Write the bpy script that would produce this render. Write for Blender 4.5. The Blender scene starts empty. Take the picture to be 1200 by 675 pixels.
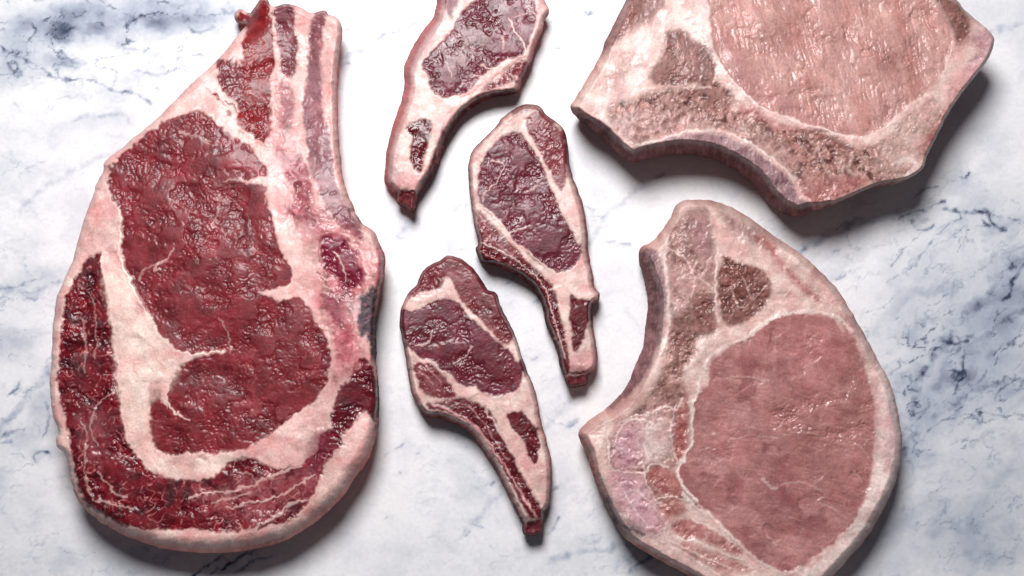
import bpy, math
import numpy as np
from mathutils import Vector

# ------------------------------------------------------------------ camera, light, exposure
S = 0.0005                      # metres per photo pixel on the marble
CAM_D = 1500.0                  # camera distance (photo pixels)
TILT = math.radians(7.0)
LENS = 36.0 * CAM_D / 1200.0
scene = bpy.context.scene
col = scene.collection
cam_data = bpy.data.cameras.new("camera")
cam = bpy.data.objects.new("camera", cam_data)
col.objects.link(cam)
cam_data.lens = LENS
cam_data.sensor_width = 36.0
cam_data.clip_start = 0.01
cam_data.clip_end = 20.0
cam.rotation_euler = (TILT, 0, 0)
CAM = np.array([0.0, -CAM_D * S * math.sin(TILT), CAM_D * S * math.cos(TILT)])
cam.location = CAM.tolist()
scene.camera = cam

world = bpy.data.worlds.new("World")
scene.world = world
world.use_nodes = True
bg = world.node_tree.nodes["Background"]
bg.inputs[0].default_value = (0.80, 0.88, 1.0, 1)
bg.inputs[1].default_value = 0.07


def lamp(name, loc_px, z_px, size, power, color, aim_px):
    d = bpy.data.lights.new(name, 'AREA')
    d.shape = 'DISK'
    d.size = size
    d.energy = power
    d.color = color
    o = bpy.data.objects.new(name, d)
    col.objects.link(o)
    o.location = ((loc_px[0] - 600) * S, (337.5 - loc_px[1]) * S, z_px * S)
    t = Vector(((aim_px[0] - 600) * S, (337.5 - aim_px[1]) * S, 0))
    o.rotation_euler = (t - o.location).to_track_quat('-Z', 'Y').to_euler()
    return o


lamp("soft_lamp", (430, -520), 1620, 0.34, 13.0, (1.0, 0.975, 0.985), (600, 300))

scene.view_settings.view_transform = 'Standard'
scene.view_settings.look = 'None'
scene.view_settings.exposure = 0.0
scene.view_settings.gamma = 1.0

# ------------------------------------------------------------------ helpers: projection, noise, shapes
_ct, _st = math.cos(TILT), math.sin(TILT)


def unproject(px, py, z):
    """plan position (metres) of the point at height z (metres) seen at photo pixel px,py"""
    u = (px - 600.0) / CAM_D
    v = (337.5 - py) / CAM_D
    dx, dy, dz = u, v * _ct + _st, v * _st - _ct
    t = (z - CAM[2]) / dz
    return CAM[0] + dx * t, CAM[1] + dy * t


_rs = np.random.RandomState(7)
_perm = _rs.permutation(4096)
_ga = _rs.rand(4096) * 2 * np.pi
_gx, _gy = np.cos(_ga), np.sin(_ga)


def perlin(x, y, seed=0):
    x = x + seed * 37.31 + 1000.0
    y = y + seed * 91.73 + 1000.0
    xi = np.floor(x).astype(np.int64)
    yi = np.floor(y).astype(np.int64)
    xf, yf = x - xi, y - yi
    u = xf * xf * xf * (xf * (xf * 6 - 15) + 10)
    v = yf * yf * yf * (yf * (yf * 6 - 15) + 10)

    def g(ix, iy, fx, fy):
        h = _perm[(_perm[ix & 4095] + iy) & 4095]
        return _gx[h] * fx + _gy[h] * fy
    a = g(xi, yi, xf, yf)
    b = g(xi + 1, yi, xf - 1, yf)
    c = g(xi, yi + 1, xf, yf - 1)
    d = g(xi + 1, yi + 1, xf - 1, yf - 1)
    return ((a + (b - a) * u) * (1 - v) + (c + (d - c) * u) * v) * 1.5


def fbm(x, y, seed=0, octs=4, gain=0.5):
    s = np.zeros_like(x)
    a, f, t = 1.0, 1.0, 0.0
    for k in range(octs):
        s += a * perlin(x * f, y * f, seed + k * 11)
        t += a
        a *= gain
        f *= 2.03
    return s / t


def sstep(a, b, x):
    t = np.clip((x - a) / (b - a), 0, 1)
    return t * t * (3 - 2 * t)


def spline(pts, n=3, closed=True):
    p = np.array(pts, float)
    m = len(p)
    if closed:
        p0, p1, p2, p3 = np.roll(p, 1, 0), p, np.roll(p, -1, 0), np.roll(p, -2, 0)
    else:
        q = np.vstack([2 * p[0] - p[1], p, 2 * p[-1] - p[-2]])
        p0, p1, p2, p3 = q[:-3], q[1:-2], q[2:-1], q[3:]
    out = []
    for k in range(n):
        t = k / n
        out.append(0.5 * (2 * p1 + (p2 - p0) * t + (2 * p0 - 5 * p1 + 4 * p2 - p3) * t * t
                          + (3 * p1 - p0 - 3 * p2 + p3) * t ** 3))
    r = np.stack(out, 1).reshape(-1, 2)
    if not closed:
        r = np.vstack([r, p[-1]])
    return r


def seg_dist(x, y, poly, closed=True):
    """unsigned distance, inside flag and nearest point for a polyline / polygon"""
    best = np.full(x.shape, 1e18)
    nx = np.zeros_like(x)
    ny = np.zeros_like(x)
    inside = np.zeros(x.shape, bool)
    n = len(poly)
    for i in range(n if closed else n - 1):
        ax, ay = poly[i]
        bx, by = poly[(i + 1) % n]
        ex, ey = bx - ax, by - ay
        L = ex * ex + ey * ey + 1e-12
        t = np.clip(((x - ax) * ex + (y - ay) * ey) / L, 0, 1)
        qx, qy = ax + t * ex, ay + t * ey
        d = (x - qx) ** 2 + (y - qy) ** 2
        m = d < best
        best = np.where(m, d, best)
        nx = np.where(m, qx, nx)
        ny = np.where(m, qy, ny)
        if closed:
            c = (ay > y) != (by > y)
            with np.errstate(divide='ignore', invalid='ignore'):
                xi = ex * (y - ay) / (ey if ey != 0 else 1e-12) + ax
            inside ^= c & (x < xi)
    return np.sqrt(best), inside, nx, ny


# frames of the close-ups the outlines were measured in: (x0, y0, magnification)
B1, B2, B3 = (40, 0, 2.723), (40, 200, 2.723), (40, 427, 2.723)
L1, L2, L3, L4 = (440, 0, 4.271), (430, 110, 3.75), (430, 280, 3.75), (430, 460, 3.75)
K1, K2, K3 = (660, 0, 2.308), (660, 220, 2.857), (660, 439, 2.857)
M1, M5, M6, M7 = (0, 0, 3.993), (900, 180, 3.993), (900, 400, 3.993), (0, 400, 2.455)
PX = (0, 0, 1.0)


def F(*chunks):
    """points given as frame, [(x, y), ...], frame, [...] -> photo pixels"""
    out = []
    for f, pts in zip(chunks[0::2], chunks[1::2]):
        out += [(f[0] + x / f[2], f[1] + y / f[2]) for x, y in pts]
    return out


# ------------------------------------------------------------------ tissue kinds (real base colours)
# A, B colours; csc colour-noise size; crease, grain, und = relief in px; rough; coat; fleck = marbling amount
def K(A, B, csc=14, crease=0.0, cw=8, grain=0.3, und=0.8, rough=0.4, coat=0.4, fleck=0.0, fsc=9,
      fc=(.72, .42, .38), ang=0.0, stretch=1.0, fine=0.5, spot=None, fib=.06):
    return dict(A=np.array(A), B=np.array(B), csc=csc, crease=crease, cw=cw, grain=grain, und=und, rough=rough,
                coat=coat, fleck=fleck, fsc=fsc, fc=np.array(fc), ang=ang, stretch=stretch, fine=fine, spot=spot, fib=fib)


KIND = {
    'beef_fat': K((.60, .34, .31), (.74, .54, .49), csc=26, grain=.3, und=1.2, rough=.42, coat=.35, fine=.25, spot=((.60, .22, .21), 26, .4), fib=.04),
    'beef_fat_white': K((.74, .54, .46), (.81, .67, .585), csc=22, crease=.35, cw=13, grain=.25, und=1.2, rough=.42, coat=.35, ang=1.1, stretch=2.2, fine=.25),
    'beef_fat_red': K((.32, .030, .052), (.62, .25, .26), csc=14, crease=.4, cw=10, grain=.7, und=1.7, rough=.36, coat=.5, spot=((.15, .005, .014), 15, .9)),
    'beef_eye': K((.105, .006, .010), (.225, .025, .034), csc=26, crease=.75, cw=6.5, grain=.14, und=.8, rough=.42, coat=.5,
                  fleck=.12, fsc=15, fc=(.42, .14, .14), spot=((.070, .003, .006), 20, .5), fib=.18, ang=1.2, stretch=1.0),
    'beef_cap': K((.045, .002, .005), (.190, .008, .016), csc=17, crease=.9, cw=8, grain=.85, und=1.7, rough=.36, coat=.6,
                  fleck=.50, fsc=12, fc=(.50, .17, .17), spot=((.025, .001, .003), 24, .75)),
    'beef_lobe': K((.045, .003, .008), (.13, .008, .014), csc=14, crease=1.2, cw=10, grain=1.0, und=2.0, rough=.3, coat=.8),
    'beef_grain': K((.11, .003, .005), (.23, .018, .020), csc=9, crease=.7, cw=6, grain=1.2, und=1.5, rough=.42, coat=.5),
    'beef_dull': K((.095, .013, .022), (.205, .052, .062), csc=12, crease=.8, cw=8, grain=.8, und=1.2, rough=.4, coat=.5),
    'beef_film': K((.15, .045, .06), (.31, .14, .15), csc=14, crease=.5, cw=14, grain=.5, und=1.2, rough=.42, coat=.4),
    'beef_spot': K((.09, .004, .016), (.24, .02, .045), csc=12, crease=.8, cw=9, grain=.9, und=1.5, rough=.32, coat=.7),
    'black_bone_and_shade': K((.012, .010, .014), (.10, .06, .075), csc=6, grain=1.2, und=1, rough=.55, coat=.1, spot=((.24, .08, .10), 7, .7)),  # beef backbone edge; on the lower pork chop it paints bluish shade
    'lamb_fat': K((.58, .38, .345), (.72, .56, .50), csc=18, grain=.3, und=1.0, rough=.42, coat=.3, spot=((.55, .22, .22), 20, .4), fine=.25, fib=.04),
    'lamb_fat_pink': K((.46, .18, .19), (.62, .34, .33), csc=12, grain=.4, und=1.0, rough=.42, coat=.35),
    'lamb_eye': K((.080, .007, .016), (.160, .028, .045), csc=16, crease=.85, cw=7, grain=.16, und=.6, rough=.36, coat=.3,
                  fleck=.07, fsc=13, fc=(.38, .14, .16), spot=((.06, .004, .010), 13, .5), fib=.16, ang=1.0),
    'lamb_wet': K((.055, .003, .006), (.130, .014, .019), csc=11, crease=1.2, cw=7, grain=.9, und=1.2, rough=.32, coat=.7,
                  fleck=.08, fsc=10, fc=(.36, .11, .11)),
    'lamb_muscle': K((.105, .010, .014), (.21, .045, .052), csc=11, crease=.9, cw=7, grain=.8, und=1.1, rough=.38, coat=.5,
                     fleck=.18, fsc=9, fc=(.44, .20, .20)),
    'lamb_skin': K((.36, .21, .22), (.55, .38, .37), csc=22, grain=.3, und=1.0, rough=.45, coat=.3),
    'lamb_bone': K((.075, .008, .012), (.20, .042, .048), csc=6, grain=1.6, und=1.4, rough=.5, coat=.2, spot=((.03, .002, .004), 6, .8)),
    'pork_lean_pale': K((.34, .145, .125), (.485, .285, .250), csc=18, crease=.8, cw=5.5, grain=.4, und=.9, rough=.38, coat=.6,
                        ang=1.3, stretch=4.2, fleck=.20, fsc=7, fc=(.64, .46, .42), fib=.18),
    'pork_glint': K((.255, .085, .080), (.42, .20, .185), csc=12, crease=1.25, cw=6, grain=1.3, und=1.0, rough=.28, coat=1.0,
                    ang=.1, stretch=1.7, fib=.14),
    'pork_lean': K((.275, .094, .093), (.415, .198, .190), csc=24, crease=.22, cw=9, grain=.18, und=.6, rough=.42, coat=.45,
                   ang=.25, stretch=2.6, fleck=.10, fsc=11, fc=(.58, .37, .35), spot=((.215, .060, .064), 42, .6), fib=.14),
    'pork_fat': K((.52, .335, .30), (.70, .54, .485), csc=24, grain=.35, und=1.1, rough=.42, coat=.35, spot=((.43, .19, .178), 26, .5), fine=.25, fib=.04),
    'pork_fat_white': K((.68, .54, .49), (.78, .66, .615), csc=20, grain=.4, und=1.2, rough=.42, coat=.35, fine=.25, fib=.04),
    'pork_bone': K((.12, .034, .029), (.46, .255, .215), csc=10, crease=1.1, cw=8, grain=1.5, und=2.0, rough=.42, coat=.4,
                   fleck=.38, fsc=10, fc=(.70, .50, .45), spot=((.065, .016, .014), 12, .9)),
    'pork_bone_pale': K((.30, .135, .13), (.60, .40, .37), csc=11, crease=.7, cw=10, grain=1.1, und=1.8, rough=.42, coat=.4,
                        fleck=.4, fsc=12, fc=(.76, .60, .56), spot=((.14, .04, .036), 14, .75)),
    'pork_red': K((.24, .048, .046), (.43, .165, .15), csc=9, crease=.8, cw=7, grain=1.0, und=1.3, rough=.36, coat=.5, spot=((.60, .38, .35), 9, .5)),
    'pork_dark': K((.085, .026, .022), (.26, .105, .09), csc=9, crease=1.3, cw=8, grain=1.3, und=1.4, rough=.38, coat=.55,
                   fleck=.12, fsc=8, fc=(.5, .33, .3)),
    'pork_film': K((.20, .092, .088), (.39, .225, .205), csc=13, crease=.4, cw=12, grain=.6, und=1.2, rough=.42, coat=.4, spot=((.11, .033, .03), 14, .55)),
    'pork_side': K((.15, .07, .08), (.33, .20, .205), csc=14, crease=.5, cw=9, grain=.6, und=.8, rough=.45, coat=.3, ang=1.62, fib=.45),
    'pork_lilac': K((.34, .135, .175), (.62, .40, .42), csc=13, crease=.6, cw=11, grain=.8, und=1.4, rough=.4, coat=.45, spot=((.19, .045, .07), 14, .6)),
}


# ------------------------------------------------------------------ surface material (reads the pigment of each spot)
def tissue_material(name, bump=0.35, scale=900.0):
    m = bpy.data.materials.new(name)
    m.use_nodes = True
    nt = m.node_tree
    N = nt.nodes
    bsdf = N["Principled BSDF"]

    def node(t, **kw):
        n = N.new(t)
        for k, v in kw.items():
            setattr(n, k, v)
        return n
    att = node('ShaderNodeAttribute', attribute_name='pigment')
    wet = node('ShaderNodeAttribute', attribute_name='wet')
    fine = node('ShaderNodeAttribute', attribute_name='fine')
    tc = node('ShaderNodeTexCoord')
    n1 = node('ShaderNodeTexNoise')
    n1.inputs['Scale'].default_value = scale
    n1.inputs['Detail'].default_value = 4
    n2 = node('ShaderNodeTexNoise')
    n2.inputs['Scale'].default_value = 260
    n2.inputs['Detail'].default_value = 5
    nt.links.new(tc.outputs['Object'], n1.inputs['Vector'])
    nt.links.new(tc.outputs['Object'], n2.inputs['Vector'])
    # fine colour mottling
    mr = node('ShaderNodeMapRange')
    mr.inputs['From Min'].default_value = .3
    mr.inputs['From Max'].default_value = .7
    mr.inputs['To Min'].default_value = .84
    mr.inputs['To Max'].default_value = 1.14
    nt.links.new(n1.outputs['Fac'], mr.inputs['Value'])
    mul = node('ShaderNodeVectorMath', operation='SCALE')
    nt.links.new(att.outputs['Color'], mul.inputs[0])
    nt.links.new(mr.outputs['Result'], mul.inputs['Scale'])
    nt.links.new(mul.outputs['Vector'], bsdf.inputs['Base Color'])
    # roughness: stored value +- patches
    sx = node('ShaderNodeSeparateColor')
    nt.links.new(wet.outputs['Color'], sx.inputs[0])
    ra = node('ShaderNodeMapRange')
    ra.inputs['From Min'].default_value = .35
    ra.inputs['From Max'].default_value = .65
    ra.inputs['To Min'].default_value = -.08
    ra.inputs['To Max'].default_value = .10
    nt.links.new(n2.outputs['Fac'], ra.inputs['Value'])
    ad = node('ShaderNodeMath', operation='ADD')
    nt.links.new(sx.outputs[0], ad.inputs[0])
    nt.links.new(ra.outputs['Result'], ad.inputs[1])
    nt.links.new(ad.outputs[0], bsdf.inputs['Roughness'])
    cm = node('ShaderNodeMath', operation='MULTIPLY')
    cm.inputs[1].default_value = .42
    nt.links.new(sx.outputs[1], cm.inputs[0])
    nt.links.new(cm.outputs[0], bsdf.inputs['Coat Weight'])
    bsdf.inputs['Coat Roughness'].default_value = 0.20
    bsdf.inputs['Coat IOR'].default_value = 1.38
    nt.links.new(sx.outputs[2], bsdf.inputs['Specular IOR Level'])
    # fine relief
    bp = node('ShaderNodeBump')
    bp.inputs['Distance'].default_value = 0.0008
    bm = node('ShaderNodeMath', operation='MULTIPLY')
    bm.inputs[1].default_value = bump
    nt.links.new(fine.outputs['Fac'], bm.inputs[0])
    nt.links.new(bm.outputs[0], bp.inputs['Strength'])
    nt.links.new(n1.outputs['Fac'], bp.inputs['Height'])
    nt.links.new(bp.outputs['Normal'], bsdf.inputs['Normal'])
    return m


MAT_BEEF = tissue_material('raw_beef')
MAT_LAMB = tissue_material('raw_lamb')
MAT_PORK = tissue_material('raw_pork')


# ------------------------------------------------------------------ builder of one cut of meat
def relief_fields(x, y, k, seed):
    ca, sa = math.cos(k['ang']), math.sin(k['ang'])
    xr = (x * ca + y * sa) / k['stretch']
    yr = (-x * sa + y * ca)
    return xr, yr


def build_cut(name, label, category, group, outline, T, regions, strokes, base, edge, mat, seed, tilt=(0, 0),
              rim=None, low=(), pitch=1.0, pull=2.5, rag=1.0, side=(.95, .80, .78), base_part='fat'):
    """outline in photo pixels (the silhouette); regions = [(part, kind, polygon, softness, raise)],
    strokes = [(kind, polyline, width, alpha, raise)]; edge = [(x, y, width, drop, p, sigma)]"""
    poly = spline(outline, 3)
    lo = np.floor(poly.min(0)) - 3
    hi = np.ceil(poly.max(0)) + 3
    gx = np.arange(lo[0], hi[0] + pitch, pitch)
    gy = np.arange(lo[1], hi[1] + pitch, pitch)
    X, Y = np.meshgrid(gx, gy)
    ny_, nx_ = X.shape
    # organic wobble of the outline
    wx = 1.3 * fbm(X / 11, Y / 11, seed + 1, 3)
    wy = 1.3 * fbm(X / 11, Y / 11, seed + 2, 3)
    d, ins, qx, qy = seg_dist((X + wx).ravel(), (Y + wy).ravel(), poly)
    d = np.where(ins, d, -d)
    good = (d >= 0.55 * pitch).reshape(ny_, nx_)
    cell = good[:-1, :-1] & good[1:, :-1] & good[:-1, 1:] & good[1:, 1:]
    idx = np.arange(ny_ * nx_).reshape(ny_, nx_)
    quads = np.stack([idx[1:, :-1][cell], idx[1:, 1:][cell], idx[:-1, 1:][cell], idx[:-1, :-1][cell]], 1)
    used = np.unique(quads)
    remap = np.full(ny_ * nx_, -1)
    remap[used] = np.arange(len(used))
    quads = remap[quads]
    x, y = X.ravel()[used], Y.ravel()[used]
    dd = d[used]
    qx, qy = qx[used] - wx.ravel()[used], qy[used] - wy.ravel()[used]
    # border edges (directed as in their quad)
    e = np.concatenate([quads[:, [0, 1]], quads[:, [1, 2]], quads[:, [2, 3]], quads[:, [3, 0]]])
    key = e[:, 0] * (len(used) + 1) + e[:, 1]
    rkey = e[:, 1] * (len(used) + 1) + e[:, 0]
    bord = e[~np.isin(key, rkey)]
    bv = np.unique(bord)
    onx = (qx[bv] - x[bv])
    ony = (qy[bv] - y[bv])
    nl = np.hypot(onx, ony) + 1e-9
    onx, ony = onx / nl, ony / nl
    # snap the border to the outline, smoothed along the border
    x[bv], y[bv] = qx[bv], qy[bv]
    dd[bv] = 0
    nb_idx = np.full(len(used), -1)
    nb_idx[bv] = np.arange(len(bv))
    ea, eb = nb_idx[bord[:, 0]], nb_idx[bord[:, 1]]
    cnt = np.bincount(ea, minlength=len(bv)) + np.bincount(eb, minlength=len(bv))

    def smooth(v):
        s = np.bincount(ea, v[eb], len(bv)) + np.bincount(eb, v[ea], len(bv))
        return 0.5 * v + 0.5 * s / np.maximum(cnt, 1)
    bx, by = x[bv].copy(), y[bv].copy()
    for _ in range(3):
        bx, by = smooth(bx), smooth(by)
    for _ in range(8):
        onx, ony = smooth(onx), smooth(ony)
    nl = np.hypot(onx, ony) + 1e-9
    onx, ony = onx / nl, ony / nl
    x[bv], y[bv] = bx, by
    nt = len(used)

    # ---------------- side rings: extra vertices sharing the pigment coordinates of the border
    # edge profile
    wsum = np.full(nt, 0.12)
    er = np.full(nt, 0.12 * 6.0)
    ed = np.full(nt, 0.12 * 6.5)
    ep = np.full(nt, 0.12 * 2.0)
    for (cx, cy, r_, d_, p_, sg) in edge:
        w = np.exp(-((x - cx) ** 2 + (y - cy) ** 2) / (2 * sg * sg))
        wsum += w
        er += w * r_ * .75
        ed += w * d_
        ep += w * (1 + (p_ - 1) * .55)
    er, ed, ep = er / wsum, ed / wsum, ep / wsum
    ed = np.minimum(ed, T * 0.93)
    t = np.clip(dd / er, 0, 1)
    prof = 1 - np.power(np.clip(1 - np.power(1 - t, ep), 0, 1), 1 / ep)
    zm = T - ed * prof
    for (cx, cy, dz, sg) in low:
        zm = zm + dz * np.exp(-((x - cx) ** 2 + (y - cy) ** 2) / (2 * sg * sg)) * (T / 60.0)
    zm = zm + .055 * T * (t ** .5) * fbm(x / 85, y / 85, seed + 301, 2)
    zm = np.maximum(zm, 4.0)

    # ---------------- tissue fields
    ux = x + rag * (2.8 * fbm(x / 17, y / 17, seed + 3, 3) + 1.3 * perlin(x / 5, y / 5, seed + 4))
    uy = y + rag * (2.8 * fbm(x / 17, y / 17, seed + 5, 3) + 1.3 * perlin(x / 5, y / 5, seed + 6))

    wob = pull * (1 + .8 * fbm(x / 14, y / 14, seed + 7, 2))
    pin = np.clip(wob - dd, 0, None)
    inx, iny = x - qx, y - qy
    inx[bv], iny[bv] = -onx, -ony
    il = np.hypot(inx, iny) + 1e-9
    ux, uy = ux + pin * inx / il, uy + pin * iny / il

    cache = {}

    def tissue(kn):
        if kn in cache:
            return cache[kn]
        k = KIND[kn]
        xr, yr = relief_fields(x, y, k, seed)
        n = fbm(xr / k['csc'], yr / k['csc'], seed + 21, 4, .6)
        n = np.clip(.5 + .95 * n, 0, 1)[:, None]
        c = k['A'] * (1 - n) + k['B'] * n
        if k['fleck'] > 0:
            vx = x + 5 * fbm(x / 22, y / 22, seed + 31, 3)
            vy = y + 5 * fbm(x / 22, y / 22, seed + 32, 3)
            r1 = 1 - np.abs(perlin(vx / k['fsc'], vy / k['fsc'], seed + 33)) / .11
            gate = sstep(-.05, .35, fbm(x / 30, y / 30, seed + 34, 3))
            m = np.clip(r1, 0, 1) * gate
            m2 = sstep(.28, .5, fbm(vx / (k['fsc'] * .45), vy / (k['fsc'] * .45), seed + 35, 3)) * .7
            m = np.clip(np.maximum(m, m2) * k['fleck'] * 2.0, 0, .92)[:, None]
            c = c * (1 - m) + k['fc'] * m
        ca_, sa_ = math.cos(k['ang']), math.sin(k['ang'])
        fx, fy = ux * ca_ + uy * sa_, -ux * sa_ + uy * ca_
        c = c * (1 + k['fib'] * 1.6 * fbm(fx / 16, fy / 2.6, seed + 37, 3))[:, None]
        if k['spot']:
            sc_, sz, am = k['spot']
            m = (am * sstep(.12, .34, fbm(ux / sz, uy / sz, seed + 36, 4)))[:, None]
            c = c * (1 - m) + np.array(sc_) * m
        h = np.zeros(nt)
        if k['crease'] > 0:
            cw = k['cw']
            vx = xr + .55 * cw * fbm(xr / (cw * 1.6), yr / (cw * 1.6), seed + 41, 3)
            vy = yr + .55 * cw * fbm(xr / (cw * 1.6), yr / (cw * 1.6), seed + 42, 3)
            a1 = np.abs(perlin(vx / cw, vy / cw, seed + 43))
            a2 = np.abs(perlin(vx / (cw * .55), vy / (cw * .55), seed + 44))
            amt = .35 + .9 * sstep(-.35, .35, fbm(x / 45, y / 45, seed + 45, 2))
            h -= 1.25 * k['crease'] * amt * (np.exp(-a1 / .10) + .45 * np.exp(-a2 / .14))
        h += k['grain'] * (.50 * fbm(xr / 4.6, yr / 4.6, seed + 51, 2) + 1.0 * fbm(xr / 9.5, yr / 9.5, seed + 52, 2))
        h += k['und'] * 1.6 * fbm(x / 34, y / 34, seed + 53, 2)
        cache[kn] = (c, h, k['rough'], k['coat'], k['fine'])
        return cache[kn]

    c0, h0, r0, k0, f0 = tissue(base)
    colr = c0.copy()
    hgt = h0.copy()
    rough = np.full(nt, r0)
    coat = np.full(nt, k0)
    fine = np.full(nt, f0)
    lab = np.zeros(nt, int)
    parts = [base_part]
    part_of = {}

    def apply(al, kn, rz, sel):
        c, h, r, kk, f = tissue(kn)
        a3 = al[:, None]
        colr[sel] = colr[sel] * (1 - a3) + c[sel] * a3
        hgt[sel] = hgt[sel] * (1 - al) + (h[sel] + rz) * al
        rough[sel] = rough[sel] * (1 - al) + r * al
        coat[sel] = coat[sel] * (1 - al) + kk * al
        fine[sel] = fine[sel] * (1 - al) + f * al

    if rim is not None:
        rk, rw, ra = rim
        al = ra * (1 - sstep(rw * .35, rw, dd + 1.8 * fbm(x / 9, y / 9, seed + 61, 3)))
        sel = np.nonzero(al > .001)[0]
        apply(al[sel], rk, 0.0, sel)
    for item in sorted([(i, 'r', r) for i, r in enumerate(regions)] + [(i + .5 if False else 1e6 + i, 's', s)
                       for i, s in enumerate(strokes)], key=lambda q: q[0]):
        if item[1] == 'r':
            part, kn, pg, soft, rz = item[2][:5]
            amax = item[2][5] if len(item[2]) > 5 else 1.0
            pg = spline(pg, 2)
            mlo, mhi = pg.min(0) - soft * 3 - 4, pg.max(0) + soft * 3 + 4
            sel = np.nonzero((ux > mlo[0]) & (ux < mhi[0]) & (uy > mlo[1]) & (uy < mhi[1]))[0]
            if not len(sel):
                continue
            ds, insd, _, _ = seg_dist(ux[sel], uy[sel], pg)
            ds = np.where(insd, ds, -ds)
            al = sstep(-1.25 * soft, 1.25 * soft, ds) * amax
            apply(al, kn, rz, sel)
            if part is not None:
                if part not in part_of:
                    part_of[part] = len(parts)
                    parts.append(part)
                pk = part_of[part]
                lab[sel[ds > 0]] = pk
        else:
            kn, pl, w, amax, rz = item[2]
            pl = spline(pl, 3, False)
            mlo, mhi = pl.min(0) - w * 3 - 6, pl.max(0) + w * 3 + 6
            sel = np.nonzero((ux > mlo[0]) & (ux < mhi[0]) & (uy > mlo[1]) & (uy < mhi[1]))[0]
            if not len(sel):
                continue
            ds, _, _, _ = seg_dist(ux[sel], uy[sel], pl, False)
            ww = w * (.75 + .6 * fbm(x[sel] / 10, y[sel] / 10, seed + 71, 2))
            al = amax * (1 - sstep(.35 * ww, 1.1 * ww + .6, ds))
            apply(al, kn, rz, sel)

    # uneven colour of real tissue: broad redder / paler patches and small stains
    calm = sstep(-.22, .22, fbm(x / 34 + .6 * fbm(x / 15, y / 15, seed + 206, 2), y / 34, seed + 205, 3))
    hgt *= .20 + 1.1 * calm
    rough += .10 * (1 - calm) - .03
    v1 = fbm(x / 46, y / 46, seed + 201, 4)
    v2 = fbm(ux / 12, uy / 12, seed + 202, 4)
    colr *= (1 + .30 * v1 + .26 * v2)[:, None]
    lum = colr.mean(1, keepdims=True)
    stain = (np.clip(.15 + .75 * fbm(ux / 30, uy / 30, seed + 203, 4), 0, .5) * sstep(.2, .5, lum[:, 0]))[:, None]
    colr *= 1 - stain * np.array([.22, .62, .58])
    steep = sstep(.04, .30, ed * prof / T) * (t < 1) * np.clip(ed / np.maximum(er, 1) / 1.6, 0, 1)
    rough = rough + (.70 - rough) * steep
    coat = coat * (1 - steep)
    spec = .28 - .22 * steep
    colr *= 1 - (1 - np.array(side)) * steep[:, None]
    # fade relief a little at the border so the side meets it cleanly
    hgt = hgt * (.35 + .65 * sstep(0, 7, dd))
    z = np.maximum(zm + hgt, 3.0)
    wxm, wym = unproject(x, y, zm * S)
    top = np.stack([wxm, wym, z * S], 1)

    # side rings
    nr = max(8, int(T / 4))
    zb = z[bv]
    ring_co, ring_src = [], []
    und_ = .20 * T
    bul = .4 + 1.6 * fbm(x[bv] / 40, y[bv] / 40, seed + 81, 2)
    for r in range(1, nr + 1):
        s = r / nr
        off = bul * math.sin(s * math.pi) * 1.3 - und_ * s * s
        off = off + .9 * fbm(x[bv] / 9 + r * .33, y[bv] / 9 + r * .21, seed + 82, 2) * math.sin(s * math.pi)
        zz = zb * (1 - s)
        px_ = top[bv, 0] + onx * off * S
        py_ = top[bv, 1] - ony * off * S
        ring_co.append(np.stack([px_, py_, zz * S], 1))
        ring_src.append(bv)
    co = np.vstack([top] + ring_co)
    src = np.concatenate([np.arange(nt)] + ring_src)
    rid = [nb_idx * 0 + 0]
    a, b = nb_idx[bord[:, 0]], nb_idx[bord[:, 1]]
    sides = []
    for r in range(nr):
        if r == 0:
            ta, tb = bord[:, 0], bord[:, 1]
        else:
            ta, tb = nt + (r - 1) * len(bv) + a, nt + (r - 1) * len(bv) + b
        la, lb = nt + r * len(bv) + a, nt + r * len(bv) + b
        sides.append(np.stack([tb, ta, la, lb], 1))
    faces = np.vstack([quads] + sides)
    # pigment varies down the sides too
    cv = colr[src]
    ns = len(co) - nt
    if ns:
        zz = co[nt:, 2] / S
        sxp, syp = x[src[nt:]], y[src[nt:]]
        nn = fbm((sxp + syp) / 12, zz / 7 + (sxp - syp) / 30, seed + 91, 3)
        lay = fbm((sxp + syp) / 90 + 0 * zz, zz / 5.5 + fbm(sxp / 30, syp / 30, seed + 93, 2), seed + 92, 3)
        cv[nt:] *= (1 + .35 * nn + .55 * lay)[:, None] * np.array(side)
    # vertex normals
    fc = co[faces]
    fn = np.cross(fc[:, 2] - fc[:, 0], fc[:, 3] - fc[:, 1])
    vn = np.zeros_like(co)
    for kx in range(4):
        for ax in range(3):
            vn[:, ax] += np.bincount(faces[:, kx], fn[:, ax], len(co))
    vn /= (np.linalg.norm(vn, axis=1, keepdims=True) + 1e-20)
    # tissue label of a face
    flab = lab[src[faces[:, 0]]]

    for li in range(len(parts)):
        fi = np.nonzero(flab == li)[0]
        if len(fi) < 12:
            flab[fi] = 0
            continue
        fs = faces[fi]
        lb = np.arange(len(co))
        while True:
            m = lb[fs].min(1)
            nl_ = lb.copy()
            for kx in range(4):
                np.minimum.at(nl_, fs[:, kx], m)
            nl_ = nl_[nl_]
            if (nl_ == lb).all():
                break
            lb = nl_
        cl = lb[fs[:, 0]]
        u_, c_ = np.unique(cl, return_counts=True)
        if len(u_) > 1:
            big = u_[c_.argmax()]
            mv = fi[cl != big]
            for c_id in u_[u_ != big]:
                fb = fi[cl == c_id]
                vs_ = np.unique(faces[fb])
                touch = np.isin(faces, vs_).any(1)
                touch[fb] = False
                tl = flab[touch]
                tl = tl[tl != li]
                if len(tl):
                    flab[fb] = np.bincount(tl).argmax()
    root = bpy.data.objects.new(name, None)
    root.empty_display_size = .03
    cx, cy = co[:, 0].mean(), co[:, 1].mean()
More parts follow.
